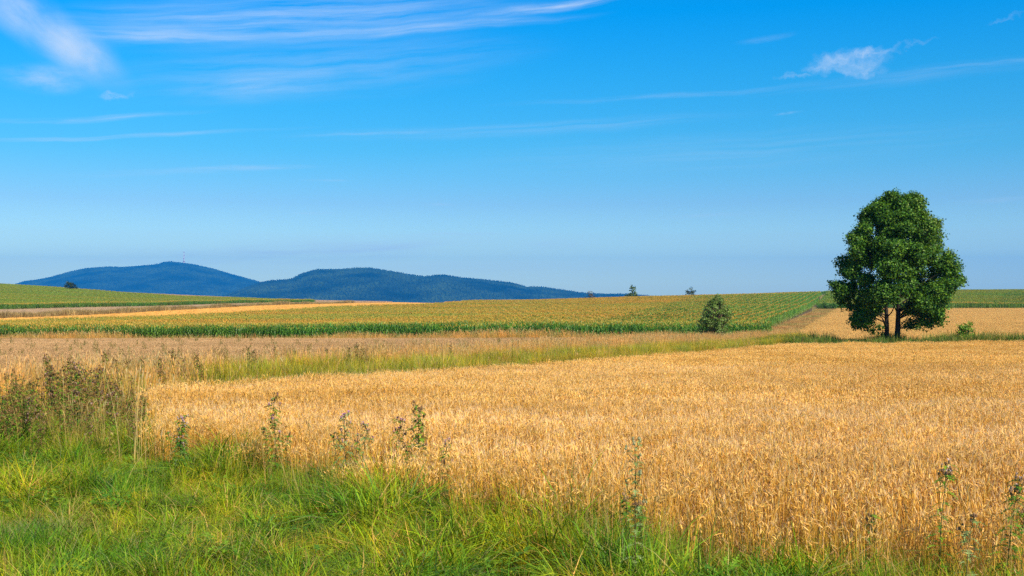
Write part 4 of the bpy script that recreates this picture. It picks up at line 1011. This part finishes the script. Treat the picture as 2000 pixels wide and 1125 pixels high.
X, Y = grid_points(WM, .5, 14, 30, prob=lambda x, y: np.clip((vnoise(x, y, .6, 33) - .35) * 1.2, .06, .5))
scatter_obj('clump_dry_grass', md_, place(X, Y), randrot(len(X), .12), randscl(len(X), .75, 1.15) * np.array([.6, .6, 1]), 'pale dry grass growing through the weed clump at the left', 'grass')
CW = [at(960, 149), at(1480, 150), at(1480, 147), at(1200, 146), at(960, 147)]
X, Y = grid_points(CW, .8, 144, 152)
scatter_obj('maize_edge_weeds', gs, place(X, Y), randrot(len(X), .08), randscl(len(X), 1.0, 1.8, X, Y, .3, .2) * np.array([1.8, 1.8, .9]), 'dark green weeds at the foot of the maize right of centre', 'weeds')
X, Y = grid_points(CEREAL2, 2.6, 34, 140, prob=lambda x, y: np.clip(vnoise(x, y, .06, 5) * 1.2 - .35, .02, .5))
scatter_obj('scattered_weeds', wsrc, place(X, Y), randrot(len(X), .05), randscl(len(X), 1.0, 1.35) * np.array([.7, .7, 1]), 'scattered dark weeds rising through the greyish cereal', 'weeds')

# tall single straw stalks by the wheat corner
m_stalk = plant_mat('straw_stalks', trans=.2, vary=.1)
for i, (px, D, h, ln, lab) in enumerate([(270, 17.0, 1.55, .02, 'thick pale bunch of dry straw at the wheat corner, leftmost upright'), (286, 16.6, 1.45, .0, 'straight dry straw stalk just right of the pale bunch'),
        (305, 17.2, 1.75, .01, 'tallest straight straw stalk at the wheat corner'), (318, 16.4, 1.45, .08, 'pale straw stalk leaning right near the wheat corner'), (330, 16.0, 1.35, .14, 'strongly leaning straw stalk near the wheat corner'),
        (236, 17.0, 1.6, -.12, 'straw stalk leaning left out of the weed clump'), (400, 22, 1.5, .35, 'long straw stalk bent far right over the wheat edge'), (245, 14.6, .9, .4, 'low yellow stalk bent down across the grass edge')]):
    x0, y0 = at(px, D); root = bpy.data.objects.new('straw_stalk', None); COL.objects.link(root); root.location = (x0, y0, Ts(x0, y0))
    tag(root, lab, 'stalk', 'dry straw stalks at the wheat corner')
    n_ = 6 if i == 0 else 1
    for q in range(n_):
        b = MB(); e = MB()
        ox, oy = (rnd(-.05, .05), rnd(-.05, .05)) if n_ > 1 else (0, 0); hh = h * (1 if q == 0 else rnd(.7, 1)); l2 = ln + (rnd(-.05, .05) if n_ > 1 else 0)
        pts = [np.array([ox + l2 * hh * t * t * 1.3, oy, hh * t * (1 - abs(l2) * .25 * t)]) for t in np.linspace(0, 1, 8)]
        b.tube(pts, [.0036 - .0018 * t for t in np.linspace(0, 1, 8)], 5, jit((.72, .50, .17), .1))
        p = pts[-1]; e.tube([p, p + np.array([.01, 0, .05]), p + np.array([.02, 0, .12])], [.003, .009, .002], 5, jit((.66, .45, .2), .1))
        b.build('stem', m_stalk, root); e.build('seed_head', m_stalk, root)

# ------------------------------------------------------------------ air
def haze():
    b = MB(); x, y0, y1, z0, z1 = 21000, -400, 17500, -61, 700
    b.add([(-x, y0, z0), (x, y0, z0), (x, y1, z0), (-x, y1, z0), (-x, y0, z1), (x, y0, z1), (x, y1, z1), (-x, y1, z1)],
          [(3, 2, 1, 0), (4, 5, 6, 7), (0, 1, 5, 4), (1, 2, 6, 5), (2, 3, 7, 6), (3, 0, 4, 7)], (1, 1, 1))
    m = bpy.data.materials.new('haze'); m.use_nodes = True; N = m.node_tree.nodes; L = m.node_tree.links; N.clear()
    out = N.new('ShaderNodeOutputMaterial'); v = N.new('ShaderNodeVolumePrincipled')
    v.inputs['Color'].default_value = (.015, .38, 1.0, 1); v.inputs['Density'].default_value = 7.2e-5; v.inputs['Anisotropy'].default_value = 0
    L.new(v.outputs[0], out.inputs['Volume'])
    o = b.build('haze', m); tag(o, 'clear blue air over the fields', kind='stuff')
haze()
